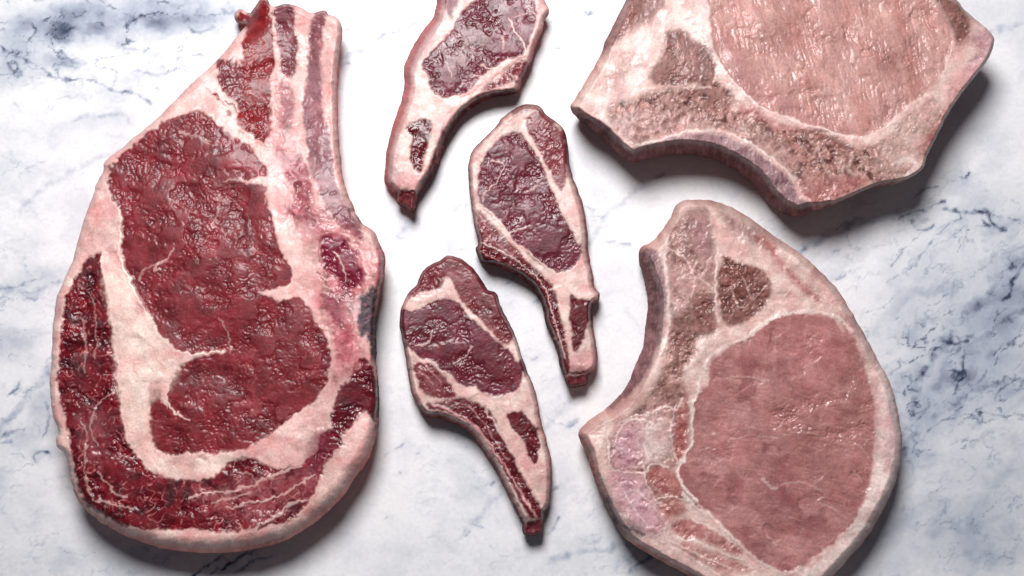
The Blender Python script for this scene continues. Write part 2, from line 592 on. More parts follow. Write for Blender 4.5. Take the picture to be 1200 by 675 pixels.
    root.location = (cx, cy, 0)
    col.objects.link(root)
    root['label'] = label
    root['category'] = category
    if group:
        root['group'] = group
    for li, pn in enumerate(parts):
        fs = faces[flab == li]
        if len(fs) < 12:
            continue
        us, inv = np.unique(fs, return_inverse=True)
        inv = inv.reshape(fs.shape)
        v = co[us] - np.array([cx, cy, 0])
        me = bpy.data.meshes.new(pn)
        me.vertices.add(len(us))
        me.vertices.foreach_set('co', v.astype(np.float32).ravel())
        me.loops.add(inv.size)
        me.loops.foreach_set('vertex_index', inv.astype(np.int32).ravel())
        me.polygons.add(len(fs))
        me.polygons.foreach_set('loop_start', np.arange(0, inv.size, 4, dtype=np.int32))
        me.polygons.foreach_set('use_smooth', np.ones(len(fs), bool))
        me.update(calc_edges=True)
        at = me.attributes.new('pigment', 'FLOAT_COLOR', 'POINT')
        at.data.foreach_set('color', np.hstack([np.clip(cv[us], 0, 1), np.ones((len(us), 1))]).astype(np.float32).ravel())
        at = me.attributes.new('wet', 'FLOAT_COLOR', 'POINT')
        s_ = src[us]
        at.data.foreach_set('color', np.stack([np.where(us < nt, rough[s_], .72), np.where(us < nt, coat[s_], 0.0), np.where(us < nt, spec[s_], .05), s_ * 0 + 1], 1).astype(np.float32).ravel())
        at = me.attributes.new('fine', 'FLOAT', 'POINT')
        at.data.foreach_set('value', fine[s_].astype(np.float32))
        me.normals_split_custom_set_from_vertices(vn[us].astype(np.float32).tolist())
        me.materials.append(mat)
        o = bpy.data.objects.new(pn.split(':')[0], me)
        o.parent = root
        col.objects.link(o)
    return root


# ------------------------------------------------------------------ marble
def build_marble():
    def axis(a, b, lo, hi, fine, coarse):
        out = [np.arange(lo, a, coarse), np.arange(a, b, fine), np.arange(b, hi + coarse, coarse)]
        return np.concatenate(out)
    gx = axis(-60, 1260, -1500, 2700, 1.6, 20)
    gy = axis(-60, 735, -1300, 2000, 1.6, 20)
    X, Y = np.meshgrid(gx, gy)
    sh = X.shape
    x, y = X.ravel(), Y.ravel()
    wx = x + 9 * fbm(x / 38, y / 38, 101, 5) + 3 * fbm(x / 7, y / 7, 102, 3)
    wy = y + 9 * fbm(x / 38, y / 38, 103, 5) + 3 * fbm(x / 7, y / 7, 104, 3)
    v = np.zeros(len(x))                        # grey-blue tint amount
    # broad soft patches; bottom and lower right ones also paint in light falloff: (x, y, rx, ry, angle, strength)
    clouds_and_falloff = [(150, 20, 130, 24, -.10, .46), (1130, 470, 120, 130, 0, .15), (1150, 300, 80, 120, 0, .11), (20, 470, 50, 160, 0, .09), (1120, 640, 160, 60, 0, .14), (700, 660, 200, 30, 0, .10), (130, 660, 160, 40, 0, .10), (60, 25, 90, 30, 0, .12), (60, 30, 45, 22, -.3, .18), (15, 75, 26, 22, 0, .45), (215, 25, 40, 14, -.1, .25),
              (175, 88, 22, 8, -.2, .22), (105, 142, 34, 10, -.1, .22), (75, 72, 30, 8, .2, .25), (60, 160, 60, 14, .1, .10),
              (40, 330, 40, 14, -.25, .22), (10, 410, 20, 14, 0, .22), (25, 510, 40, 12, -.3, .14), (50, 470, 16, 22, .4, .22),
              (15, 205, 30, 20, 0, .10), (120, 655, 60, 20, 0, .10),
              (1090, 440, 60, 40, -.7, .22), (1160, 400, 50, 50, -.6, .20), (1140, 470, 70, 22, -.5, .16), (1070, 500, 26, 50, .2, .2),
              (1180, 560, 60, 60, 0, .14), (1100, 620, 90, 40, 0, .16), (1120, 330, 90, 40, -.4, .10), (1160, 250, 60, 30, 0, .12),
              (1190, 350, 30, 60, .5, .24), (1150, 130, 40, 30, 0, .10), (960, 300, 40, 20, -.6, .10), (1160, 15, 50, 20, .1, .16),
              (470, 40, 34, 12, -.4, .14), (700, 20, 40, 10, .1, .10), (380, 40, 30, 8, -.3, .10), (480, 255, 16, 14, 0, .14),
              (655, 480, 26, 12, -.4, .14), (560, 575, 20, 12, -.6, .12), (740, 640, 50, 24, .2, .16), (720, 235, 14, 8, .1, .10),
              (575, 345, 24, 14, .5, .05), (930, 255, 40, 14, -.3, .10)]
    det = .55 + .9 * fbm(wx / 26, wy / 26, 110, 5)
    for (cx, cy, rx, ry, an, st) in clouds_and_falloff:
        ca, sa = math.cos(an), math.sin(an)
        ddx, ddy = wx - cx, wy - cy
        a = (ddx * ca + ddy * sa) / rx
        b = (-ddx * sa + ddy * ca) / ry
        v += st * np.exp(-.7 * np.maximum(a * a + b * b, 0) ** 1.3) * np.clip(.45 * det + .62, .3, 1.5)
    # veins: (points, width, strength)
    P = lambda f, p: F(f, p)
    veins = [(P(M1, [(-40, 205), (0, 220), (60, 245), (120, 280), (180, 310), (240, 350), (330, 370), (420, 385), (520, 410), (620, 435), (690, 470), (720, 505)]), 1.8, .62),
             (P(M1, [(0, 225), (60, 250), (110, 275), (150, 292)]), 3.6, .5),
             (P(M1, [(110, 100), (150, 130), (155, 170), (120, 210), (130, 260)]), 2.0, .75),
             (P(M1, [(150, 175), (230, 160), (330, 135), (430, 110), (540, 120), (620, 95), (760, 70)]), 1.8, .5),
             (P(M1, [(420, -30), (480, 10), (560, 40), (610, 72)]), 1.7, .55),
             (P(M1, [(-30, 365), (50, 345), (100, 300), (130, 290)]), 2.6, .6),
             (P(M1, [(20, 290), (40, 330), (90, 330)]), 4.0, .5),
             (P(M1, [(860, 110), (900, 140), (960, 150), (1010, 130)]), 3.5, .35),
             (P(M1, [(640, 345), (740, 335), (830, 310)]), 2.5, .3),
             (P(M1, [(340, 570), (460, 545), (560, 540), (590, 565)]), 3.5, .28),
             (P(PX, [(-20, 346), (10, 338), (35, 332), (60, 322)]), 2.0, .5),
             (P(PX, [(-10, 352), (20, 348), (44, 350)]), 1.6, .35),
             (P(M7, [(0, 285), (40, 262), (70, 250)]), 2.4, .45),
             (P(M7, [(100, 345), (98, 325), (140, 320)]), 2.2, .7), (P(M7, [(130, 175), (145, 215), (110, 270)]), 2.6, .5),
             (P(M7, [(20, 155), (45, 140), (60, 110)]), 2.2, .4),
             (P(B3, [(505, 678), (545, 640), (575, 622), (600, 606)]), 2.2, .95), (P(B3, [(540, 672), (590, 650), (610, 650)]), 2.0, .9),
             (P(B3, [(600, 645), (640, 625), (690, 608), (710, 595)]), 2.2, .95), (P(B3, [(640, 662), (690, 630), (740, 612), (750, 604)]), 1.6, .8),
             (P(B3, [(560, 625), (620, 622), (660, 640)]), 1.4, .6),
             (P(M5, [(600, 320), (640, 285), (700, 265), (760, 240), (810, 228)]), 2.4, .95),
             (P(M5, [(820, 258), (880, 262), (930, 275), (985, 268), (1030, 268), (1045, 300), (1060, 330), (1105, 355)]), 3.2, .95),
             (P(M5, [(670, 315), (690, 355), (745, 358), (770, 335)]), 2.4, .9), (P(M5, [(880, 270), (900, 300), (865, 320)]), 2.0, .6),
             (P(M5, [(975, 348), (1040, 345), (1010, 310)]), 2.2, .8), (P(M5, [(1060, 290), (1120, 305), (1210, 330)]), 1.6, .6),
             (P(M5, [(570, 520), (640, 450), (705, 375)]), 1.2, .5), (P(M5, [(325, 585), (350, 572), (372, 562)]), 1.8, .6),
             (P(M5, [(900, 100), (935, 98), (940, 85)]), 1.6, .8), (P(M5, [(700, 200), (760, 170), (800, 155)]), 2.0, .7),
             (P(M5, [(300, 455), (330, 455)]), 2.0, .35), (P(M5, [(925, 358), (942, 360)]), 1.8, .6),
             (P(M5, [(170, 450), (240, 380), (290, 340)]), 1.5, .3),
             (P(M5, [(1230, 500), (1170, 560), (1140, 610), (1130, 650), (1090, 690)]), 3.6, .75),
             (P(M5, [(1090, 410), (1160, 440), (1220, 430)]), 1.6, .3),
             (P(M6, [(620, 520), (700, 470), (780, 395), (850, 345), (930, 260), (1000, 170), (1050, 90), (1110, 0)]), 2.0, .42),
             (P(M6, [(830, 370), (920, 345), (1010, 325), (1100, 345), (1210, 350)]), 2.2, .55),
             (P(M6, [(580, 170), (620, 130), (600, 110)]), 2.4, .5), (P(M6, [(680, 280), (720, 220), (760, 90)]), 1.8, .35),
             (P(M6, [(800, -20), (870, 10), (930, -10)]), 3.5, .6), (P(M6, [(640, 360), (660, 340)]), 4, .4),
             (P(M6, [(1060, 260), (1120, 200), (1210, 150)]), 2.0, .35),
             (P(PX, [(1040, 330), (1080, 300), (1110, 262)]), 1.4, .35),
             (P(L1, [(40, 195), (90, 180), (130, 150), (190, 120), (212, 95), (190, 55)]), 1.8, .45),
             (P(L1, [(80, 275), (130, 260), (160, 230)]), 2.2, .3), (P(L1, [(995, 62), (1050, 58), (1105, 68)]), 1.8, .6),
             (P(L1, [(880, 110), (950, 88)]), 1.4, .35), (P(L1, [(860, 242), (900, 235), (945, 230)]), 1.6, .45),
             (P(B1, [(985, 95), (1040, 85), (1100, 45)]), 1.5, .4), (P(B1, [(1070, 145), (1120, 115), (1200, 90)]), 1.8, .55),
             (P(B1, [(975, 215), (1010, 200)]), 2, .4),
             (P(L2, [(380, 510), (430, 485), (450, 475)]), 2.4, .3), (P(L2, [(985, 535), (1035, 545)]), 1.8, .5), (P(L2, [(960, 500), (990, 510)]), 1.8, .35),
             (P(L2, [(1060, 660), (1150, 655)]), 1.6, .4), (P(L2, [(90, 620), (180, 640)]), 2, .25),
             (P(L3, [(600, 195), (640, 180)]), 2.4, .35), (P(L3, [(725, 280), (750, 262)]), 2.2, .4), (P(L3, [(690, 515), (740, 512)]), 1.5, .3),
             (P(L4, [(80, 275), (120, 255), (160, 232)]), 1.5, .4), (P(L4, [(780, 100), (850, 150), (930, 130)]), 2, .4),
             (P(L4, [(540, 410), (555, 400)]), 2.0, .6), (P(L4, [(430, 640), (455, 615)]), 1.6, .55), (P(L4, [(470, 575), (505, 592)]), 1.6, .5),
             (P(L4, [(150, 345), (156, 348)]), 1.4, .7), (P(L4, [(222, 268), (226, 270)]), 1.2, .7), (P(L4, [(435, 240), (440, 241)]), 1.2, .6),
             (P(L4, [(815, 430), (850, 400)]), 2, .5), (P(L4, [(820, 600), (840, 550)]), 1.6, .5), (P(L4, [(72, 548), (76, 549)]), 1.2, .5),
             (P(K3, [(230, 650), (270, 620), (310, 600)]), 3.2, .6), (P(K3, [(20, 160), (50, 150)]), 1.5, .3),
             (P(K1, [(0, 30), (50, 35), (95, 30)]), 2.0, .6), (P(K1, [(250, 475), (275, 468)]), 2.4, .4), (P(K1, [(60, 590), (110, 600)]), 2, .25)]
    veins += [(P(PX, [(1230, 270), (1170, 330), (1120, 390), (1085, 430), (1060, 500)]), 8, .34), (P(PX, [(1230, 430), (1150, 455), (1090, 490), (1040, 560)]), 7, .3),
              (P(PX, [(1220, 350), (1160, 385), (1110, 395)]), 6, .36), (P(PX, [(-20, 540), (20, 480), (60, 430)]), 6, .28), (P(PX, [(-20, 330), (30, 345), (70, 330)]), 6, .26),
              (P(PX, [(530, 640), (600, 560), (650, 490), (700, 440)]), 6, .17), (P(PX, [(480, -10), (455, 40), (400, 70)]), 5, .24), (P(PX, [(450, 300), (480, 260), (540, 240)]), 5, .16),
              (P(PX, [(680, 300), (720, 240), (760, 215)]), 5, .18), (P(PX, [(930, 300), (980, 270), (1060, 250)]), 6, .24), (P(PX, [(1080, 60), (1150, 40), (1220, 20)]), 6, .22),
              (P(PX, [(640, 660), (720, 640), (790, 660)]), 6, .24), (P(PX, [(20, 250), (80, 200), (150, 175)]), 5, .2)]
    for (pl, w, st) in veins:
        st = min(1.0, st * (1.5 if st < .5 else 1.12))
        pl = spline(pl, 3, False)
        mlo, mhi = pl.min(0) - w * 6 - 10, pl.max(0) + w * 6 + 10
        sel = np.nonzero((wx > mlo[0]) & (wx < mhi[0]) & (wy > mlo[1]) & (wy < mhi[1]))[0]
        if not len(sel):
            continue
        ds, _, _, _ = seg_dist(wx[sel], wy[sel], pl, False)
        br = np.clip(.62 + .9 * fbm(x[sel] / 13, y[sel] / 13, 120, 3), .08, 1.25)
        core = np.exp(-(ds / (w * (.55 + .5 * br))) ** 2)
        halo = np.exp(-ds / (w * 2.6)) * .32
        v[sel] = np.maximum(v[sel], st * br * np.maximum(core, halo) + v[sel] * .5)
    # overall faint mottling and wandering hair veins, everywhere on the slab
    mott = sstep(-.1, .55, fbm(wx / 75, wy / 75, 130, 5)) * .14 + sstep(0, .5, fbm(wx / 20, wy / 20, 131, 4)) * .05
    ridge = np.clip(1 - np.abs(fbm(wx / 120 + .3 * wy / 120, wy / 75, 140, 4)) / .018, 0, 1)
    gate = sstep(.05, .4, fbm(x / 150, y / 150, 141, 3))
    outside = np.clip(np.maximum(np.maximum(-x, x - 1200), np.maximum(-y, y - 675)) / 60, 0, 1)
    zone = np.zeros(len(x))
    for (cx, cy, rx, ry, st) in [(110, 40, 150, 60, 1.0), (1110, 430, 90, 110, 1.0), (1140, 300, 90, 80, .6), (20, 450, 60, 170, .6), (1150, 600, 110, 90, .5),
                                 (30, 200, 60, 80, .4), (180, 110, 90, 40, .4), (700, 620, 120, 60, .4), (580, 520, 120, 120, .32), (560, 300, 160, 120, .26), (660, 60, 60, 60, .3), (430, 60, 50, 60, .5), (1000, 290, 90, 60, .5), (150, 650, 160, 40, .5)]:
        zone = np.maximum(zone, st * np.exp(-.5 * (((x - cx) / rx) ** 2 + ((y - cy) / ry) ** 2)))
    dx_ = np.where(x > 600, .62, -.15)
    ra, rb = wx * np.cos(dx_) - wy * np.sin(dx_), wx * np.sin(dx_) + wy * np.cos(dx_)
    net = np.clip(1 - np.abs(fbm(ra / 62, rb / 34, 160, 4)) / .045, 0, 1) ** 1.2 * sstep(-.25, .3, fbm(wx / 40, wy / 40, 161, 3))
    net2 = np.clip(1 - np.abs(fbm(ra / 30, rb / 18, 162, 3)) / .06, 0, 1) * sstep(-.1, .4, fbm(wx / 33, wy / 33, 163, 3))
    blot = sstep(-.05, .45, fbm(ra / 48, rb / 26, 164, 5))
    v += zone * (.66 * net + .34 * net2 + .27 * blot)
    v += mott + ridge * gate * (.12 + .45 * outside)
    v = np.clip(v, 0, 1)[:, None]
    white = np.array([.76, .76, .765])
    mid = np.array([.36, .40, .475])
    dark = np.array([.035, .050, .095])
    c = np.where(v < .5, white + (mid - white) * (v / .5), mid + (dark - mid) * ((v - .5) / .5))
    # faint straw-coloured stain by the upper lamb chop, faint pink juice by the beef
    st = np.exp(-(((x - 632) / 22) ** 2 + ((y - 108) / 20) ** 2)) * np.clip(.6 + fbm(x / 12, y / 12, 150, 3), 0, 1) * .35
    c = c * (1 - st[:, None]) + np.array([.78, .70, .50]) * st[:, None]
    xs, ys = unproject(x, y, 0 * x)
    # keep the far sheet well behaved
    co = np.stack([xs, ys, 0 * xs], 1)
    ny_, nx_ = sh
    idx = np.arange(ny_ * nx_).reshape(sh)
    q = np.stack([idx[1:, :-1].ravel(), idx[1:, 1:].ravel(), idx[:-1, 1:].ravel(), idx[:-1, :-1].ravel()], 1)
    me = bpy.data.meshes.new('marble_countertop')
    me.vertices.add(len(co))
    me.vertices.foreach_set('co', co.astype(np.float32).ravel())
    me.loops.add(q.size)
    me.loops.foreach_set('vertex_index', q.astype(np.int32).ravel())
    me.polygons.add(len(q))
    me.polygons.foreach_set('loop_start', np.arange(0, q.size, 4, dtype=np.int32))
    me.update(calc_edges=True)
    at = me.attributes.new('pigment', 'FLOAT_COLOR', 'POINT')
    at.data.foreach_set('color', np.hstack([c, np.ones((len(c), 1))]).astype(np.float32).ravel())
    m = bpy.data.materials.new('polished_marble')
    m.use_nodes = True
    nt = m.node_tree
    b = nt.nodes["Principled BSDF"]
    a = nt.nodes.new('ShaderNodeAttribute')
    a.attribute_name = 'pigment'
    tc = nt.nodes.new('ShaderNodeTexCoord')
    n = nt.nodes.new('ShaderNodeTexNoise')
    n.inputs['Scale'].default_value = 420
    n.inputs['Detail'].default_value = 6
    nt.links.new(tc.outputs['Object'], n.inputs['Vector'])
    mr = nt.nodes.new('ShaderNodeMapRange')
    mr.inputs['From Min'].default_value = .3
    mr.inputs['From Max'].default_value = .7
    mr.inputs['To Min'].default_value = .95
    mr.inputs['To Max'].default_value = 1.04
    nt.links.new(n.outputs['Fac'], mr.inputs['Value'])
    sc_ = nt.nodes.new('ShaderNodeVectorMath')
    sc_.operation = 'SCALE'
    nt.links.new(a.outputs['Color'], sc_.inputs[0])
    nt.links.new(mr.outputs['Result'], sc_.inputs['Scale'])
    nt.links.new(sc_.outputs['Vector'], b.inputs['Base Color'])
    b.inputs['Roughness'].default_value = .34
    b.inputs['Specular IOR Level'].default_value = .22
    me.materials.append(m)
    o = bpy.data.objects.new('marble_countertop', me)
    col.objects.link(o)
    o['kind'] = 'structure'
    o['label'] = 'white polished marble countertop with blue grey veins'


build_marble()

# ------------------------------------------------------------------ the beef rib steak
out = F(B1, [(700, 28), (722, -2), (742, -4), (756, 18), (775, 20), (800, 12), (835, 18), (860, 30), (885, 42), (905, 38), (930, 32), (938, 46), (955, 50), (976, 68), (981, 100),
             (975, 150), (968, 220), (965, 300), (968, 400), (975, 500), (985, 570), (1003, 630)],
        B2, [(1010, 100), (1025, 140), (1050, 172), (1085, 195), (1100, 230), (1115, 265), (1118, 320), (1108, 370), (1098, 420), (1092, 480), (1090, 540), (1088, 590), (1092, 640)],
        B3, [(1098, 60), (1098, 120), (1095, 190), (1085, 250), (1060, 310), (1025, 360), (985, 420), (930, 475), (880, 515), (830, 548), (780, 570), (700, 590), (600, 602), (500, 600),
             (400, 585), (330, 562), (270, 537), (210, 502), (165, 465), (135, 425), (120, 380), (112, 330), (98, 285), (76, 265), (70, 238), (78, 215), (62, 170), (52, 110), (50, 40)],
        B2, [(55, 620), (58, 540), (62, 470), (75, 400), (100, 340), (122, 290), (140, 220), (165, 140), (195, 60)],
        B1, [(165, 670), (182, 620), (207, 570), (222, 545), (221, 522), (240, 500), (270, 480), (330, 430), (390, 380), (440, 330), (500, 270), (560, 215), (600, 175), (640, 125), (672, 88),
             (676, 74), (655, 74), (640, 58), (644, 36), (664, 30), (684, 42)])
R = []
R.append(('cap_muscle', 'beef_cap', F(B2, [(205, 262), (180, 275), (150, 310), (122, 360), (102, 410), (92, 480), (82, 560), (74, 650)],
          B3, [(72, 20), (77, 80), (87, 140), (102, 190), (115, 250), (122, 310), (132, 370), (150, 420), (190, 465), (250, 500), (320, 525), (400, 530), (500, 525), (600, 532), (660, 530),
               (720, 524), (800, 505), (840, 485), (860, 455), (885, 420), (905, 385), (925, 335), (950, 290), (985, 255), (975, 225), (945, 205), (915, 225), (897, 280), (860, 312), (800, 332), (740, 322),
               (700, 302), (650, 302), (610, 322), (570, 357), (530, 370), (470, 364), (410, 356), (362, 336), (332, 300), (302, 255), (287, 200), (277, 130), (264, 60), (259, 0)],
          B2, [(255, 610), (250, 560), (240, 480), (228, 400), (217, 330), (214, 270)]), 1.6, -.5))
R.append(('dark_lobe', 'beef_lobe', F(B2, [(1005, 655), (1025, 612), (1055, 600), (1082, 628), (1090, 660)], B3, [(1096, 80), (1096, 140), (1086, 184), (1064, 150), (1036, 165), (1008, 200), (978, 224), (950, 217),
          (946, 180), (955, 130), (966, 88), (988, 60), (1008, 40)]), 1.8, 0))
R.append(('eye_muscle', 'beef_eye', F(B1, [(232, 580), (240, 535), (265, 500), (300, 475), (350, 435), (400, 395), (450, 370), (510, 360), (550, 368), (580, 390), (610, 420), (650, 445), (690, 475), (720, 505), (745, 540),
          (738, 565), (690, 570), (640, 575), (700, 585), (742, 595), (736, 650)],
          B2, [(742, 85), (758, 160), (770, 200), (790, 260), (820, 310), (825, 340), (800, 365), (760, 378), (722, 385), (745, 402), (785, 418), (830, 405), (870, 430), (900, 480), (930, 530), (942, 580), (945, 615)],
          B3, [(935, 15), (938, 60), (900, 110), (850, 150), (790, 195), (730, 238), (680, 264), (620, 282), (560, 287), (520, 280), (470, 287), (430, 290), (395, 270), (375, 230), (368, 180), (368, 120), (370, 70),
               (390, 55), (404, 75), (406, 115), (420, 137), (428, 112), (425, 85), (440, 50), (458, 15)],
          B2, [(475, 620), (520, 598), (570, 588), (605, 580), (600, 570), (540, 580), (480, 580), (430, 553), (385, 490), (340, 410), (310, 350), (287, 290), (280, 220), (284, 160), (276, 127), (255, 107), (240, 65), (230, 20)]),
          1.5, -.8))
R.append(('rib_muscle', 'beef_grain', F(B1, [(645, 55), (660, 35), (690, 50), (705, 10), (740, -6), (755, 40), (760, 90), (766, 150), (762, 220), (756, 290), (760, 350), (755, 410), (745, 445), (730, 458), (710, 445), (690, 425), (660, 410), (645, 380),
          (655, 350), (640, 320), (600, 290), (585, 250), (585, 200), (610, 190), (640, 197), (662, 188), (665, 130), (680, 95), (675, 68), (655, 70)]), 1.6, 0))
R.append((None, 'beef_dull', F(B1, [(588, 205), (640, 200), (665, 230), (672, 290), (665, 350), (645, 330), (605, 290), (588, 250)]), 4, 0, .7))
R.append(('intercostal_muscle', 'beef_dull', F(B1, [(762, 30), (800, 14), (828, 20), (832, 80), (840, 150), (835, 220), (815, 248), (792, 228), (782, 150), (772, 90)]), 2, 0))
R.append((None, 'beef_film', F(B1, [(795, 252), (825, 290), (835, 370), (815, 420), (782, 410), (782, 330)]), 4, 0, .85))
R.append(('rib_bone', 'beef_film', F(B1, [(882, 70), (900, 35), (938, 35), (918, 120), (914, 200), (918, 300), (932, 400), (950, 500), (970, 600)], B2, [(985, 80), (1010, 130), (1040, 180), (1050, 215), (1020, 215), (975, 180), (930, 120),
          (905, 60)], B1, [(890, 570), (866, 450), (856, 340), (870, 250), (876, 150)]), 2, 0))
R.append((None, 'beef_dull', F(B1, [(880, 55), (925, 30), (918, 120), (910, 200), (890, 260), (872, 230), (878, 140)]), 4, 0, .5))
R.append((None, 'beef_dull', F(B1, [(765, 460), (800, 480), (845, 492), (872, 530), (886, 590), (886, 640), (868, 680), (845, 655), (822, 605), (795, 545)]), 3, -.5, .95))
R.append((None, 'beef_fat_red', F(B2, [(800, 120), (870, 110), (930, 150), (1010, 200), (1080, 300), (1060, 400), (1010, 420), (960, 400), (920, 350), (905, 240), (850, 180)]), 14, 0, .95))
R.append((None, 'beef_fat_red', F(B2, [(955, 570), (965, 500), (1000, 490), (1060, 600), (1010, 640), (970, 690), (950, 690)]), 7, 0, .7))
R.append((None, 'beef_fat_red', F(B1, [(765, 250), (800, 260), (850, 470), (900, 620), (940, 690), (800, 690), (750, 560)]), 12, 0, .45))
R.append((None, 'beef_fat_red', F(B2, [(890, 420), (920, 380), (990, 400), (1030, 520), (1000, 640), (955, 560), (930, 480)]), 8, 0, .85))
R.append((None, 'beef_fat_red', F(B2, [(1085, 250), (1120, 255), (1125, 400), (1090, 420), (1085, 330)]), 4, 0, .9))
R.append((None, 'beef_spot', F(B2, [(800, 110), (860, 105), (920, 150), (905, 205), (860, 180)]), 8, 0, .65))
R.append((None, 'beef_spot', F(B2, [(960, 395), (1020, 390), (1030, 450), (1010, 560), (960, 600), (985, 500)]), 8, 0, .5))
R.append((None, 'beef_spot', F(B3, [(880, 230), (930, 200), (950, 250), (920, 320), (880, 400), (860, 330)]), 7, 0, .7))
R.append(('bruised_muscle', 'beef_spot', F(B2, [(920, 215), (950, 205), (990, 225), (1025, 260), (1045, 310), (1050, 350), (1020, 375), (985, 380), (960, 340), (925, 310), (915, 260)]), 3, -1))
R.append((None, 'beef_spot', F(B2, [(920, 400), (945, 390), (970, 420), (987, 470), (985, 505), (965, 500), (940, 460), (925, 430)]), 4, -.5, .8))
R.append(('backbone_edge', 'black_bone_and_shade', F(B2, [(1068, 375), (1088, 370), (1094, 450), (1094, 595), (1074, 585), (1062, 525), (1045, 535), (1034, 480), (1038, 405), (1060, 395)]), 2.5, -.5))
R.append((None, 'beef_fat_red', F(B3, [(520, 400), (640, 380), (760, 350), (880, 310), (900, 380), (820, 470), (700, 520), (600, 480), (540, 440)]), 12, 0, .38))
R.append((None, 'beef_fat_red', F(B3, [(140, 150), (190, 120), (230, 180), (230, 300), (190, 340), (150, 260)]), 10, 0, .25))
R.append((None, 'beef_cap', F(B3, [(820, 490), (840, 440), (880, 400), (905, 350), (925, 300), (900, 290), (860, 330), (800, 400), (760, 460)]), 8, 0, .4))
R.append((None, 'beef_fat_white', F(B2, [(225, 330), (262, 300), (300, 370), (340, 460), (400, 550), (450, 600), (430, 690), (300, 760), (268, 660), (258, 520), (240, 420)]), 7, .8, .8))
R.append((None, 'beef_fat_white', F(B3, [(280, 100), (340, 60), (370, 240), (420, 300), (560, 300), (640, 280), (560, 350), (480, 358), (400, 345), (330, 280)]), 6, .5, .75))
ST = []
W, FB = 'beef_fat_white', 'beef_fat'
ST += [(W, F(B2, [(262, 120), (276, 135), (274, 200), (272, 260), (290, 320), (320, 385), (370, 480), (425, 558), (480, 583), (540, 584), (600, 576)]), 2.0, .95, .8),
       (W, F(B2, [(216, 270), (222, 330), (240, 410), (252, 490), (262, 580), (266, 670)]), 1.3, .8, .5),
       (W, F(B3, [(262, 0), (280, 120), (296, 220), (330, 290), (370, 335)]), 1.2, .7, .4),
       (W, F(B3, [(440, 45), (427, 90), (430, 130), (455, 160), (492, 182)]), 1.2, .9, .4),
       (FB, F(B2, [(440, 245), (432, 280), (398, 300), (388, 325)]), 2.2, .6, .3), (FB, F(B2, [(330, 345), (360, 310), (400, 300)]), 1.6, .4, 0),
       (FB, F(B2, [(590, 75), (585, 130), (575, 160)]), 1.6, .25, 0), (FB, F(B1, [(470, 420), (500, 440), (530, 436), (550, 455)]), 3.0, .4, 0),
       (FB, F(B2, [(610, 30), (670, 25), (720, 45)]), 1.6, .4, .2), (FB, F(B2, [(590, 470), (620, 520), (625, 580)]), 1.2, .35, .2),
       (FB, F(B2, [(722, 388), (760, 400), (810, 385), (850, 395)]), 2.5, .75, .3),
       (FB, F(B3, [(500, 425), (560, 412), (640, 400), (710, 380), (770, 352), (850, 325)]), 2.4, .75, .3),
       (FB, F(B3, [(620, 455), (700, 442), (770, 425), (840, 390), (890, 355)]), 1.9, .7, .3),
       (FB, F(B3, [(690, 545), (720, 510), (780, 480), (830, 440), (900, 420)]), 2.0, .7, .3),
       (FB, F(B3, [(640, 500), (660, 530), (690, 520)]), 1.3, .5, 0), (FB, F(B3, [(560, 440), (620, 430), (690, 410)]), 1.5, .5, 0),
       (FB, F(B3, [(720, 400), (700, 360), (640, 340)]), 1.3, .35, 0),
       (FB, F(B3, [(150, 180), (170, 240), (160, 330), (180, 420), (230, 440), (320, 460)]), 1.4, .5, 0),
       (FB, F(B3, [(250, 90), (200, 130), (180, 200), (200, 260)]), 1.5, .45, 0), (FB, F(B3, [(200, 340), (250, 400), (300, 430)]), 1.7, .5, 0),
       (FB, F(B2, [(150, 470), (165, 560), (160, 650)]), 1.6, .35, 0), (FB, F(B2, [(185, 400), (200, 500), (195, 600)]), 1.2, .35, 0),
       (FB, F(B1, [(763, 60), (775, 150), (770, 240), (765, 330), (770, 420)]), 1.6, .9, .6),
       ('beef_fat_red', F(B1, [(550, 280), (580, 310), (610, 335)]), 2.0, .9, -.3), ('beef_grain', F(B1, [(575, 302), (592, 318)]), 1.8, .9, -.6),
       ('beef_dull', F(B1, [(610, 320), (635, 335), (650, 360)]), 1.8, .8, 0), ('beef_dull', F(B1, [(618, 355), (630, 368)]), 3, .8, 0),
       ('beef_grain', F(B1, [(662, 420), (700, 450), (740, 470)]), 1.3, .4, 0),
       (FB, F(B1, [(945, 60), (940, 160), (945, 260), (948, 360), (965, 470), (985, 580)], B2, [(1010, 100)]), 4.0, .85, .8),
       ('beef_fat_red', F(B1, [(905, 100), (918, 200), (922, 300), (940, 420)]), 1.2, .5, 0),
       ('beef_fat_red', F(B2, [(820, 125), (880, 150), (905, 200)]), 2.2, .8, 0), ('beef_grain', F(B2, [(860, 120), (900, 150), (885, 170)]), 1.5, .7, 0),
       ('beef_grain', F(B2, [(915, 210), (905, 260), (915, 310)]), 1.2, .6, 0),
       (W, F(B2, [(960, 260), (985, 310), (995, 360)]), 1.2, .6, .3),
       (FB, F(B2, [(1000, 215), (1045, 270), (1062, 330), (1060, 380)]), 2.2, .8, .5), (FB, F(B2, [(1060, 190), (1085, 240), (1090, 290)]), 4.5, .7, 1.5),
       ('beef_grain', F(B2, [(905, 330), (950, 380), (990, 400)]), 1.3, .6, 0), ('beef_grain', F(B2, [(1010, 640), (980, 600), (960, 540)]), 1.4, .35, 0),
       ('beef_grain', F(B2, [(1005, 420), (1020, 500), (1010, 590)]), 1.0, .35, 0),
       ('black_bone_and_shade', F(B3, [(1058, 145), (1082, 170), (1088, 215)]), 1.6, .6, -.5),
       ('beef_cap', F(B3, [(660, 590), (720, 575), (800, 550)]), 1.6, .4, 0), ('beef_cap', F(B3, [(520, 607), (560, 604)]), 1.6, .7, 0),
       ('beef_dull', F(B2, [(760, 40), (800, 100), (830, 140)]), 1.2, .35, 0)]
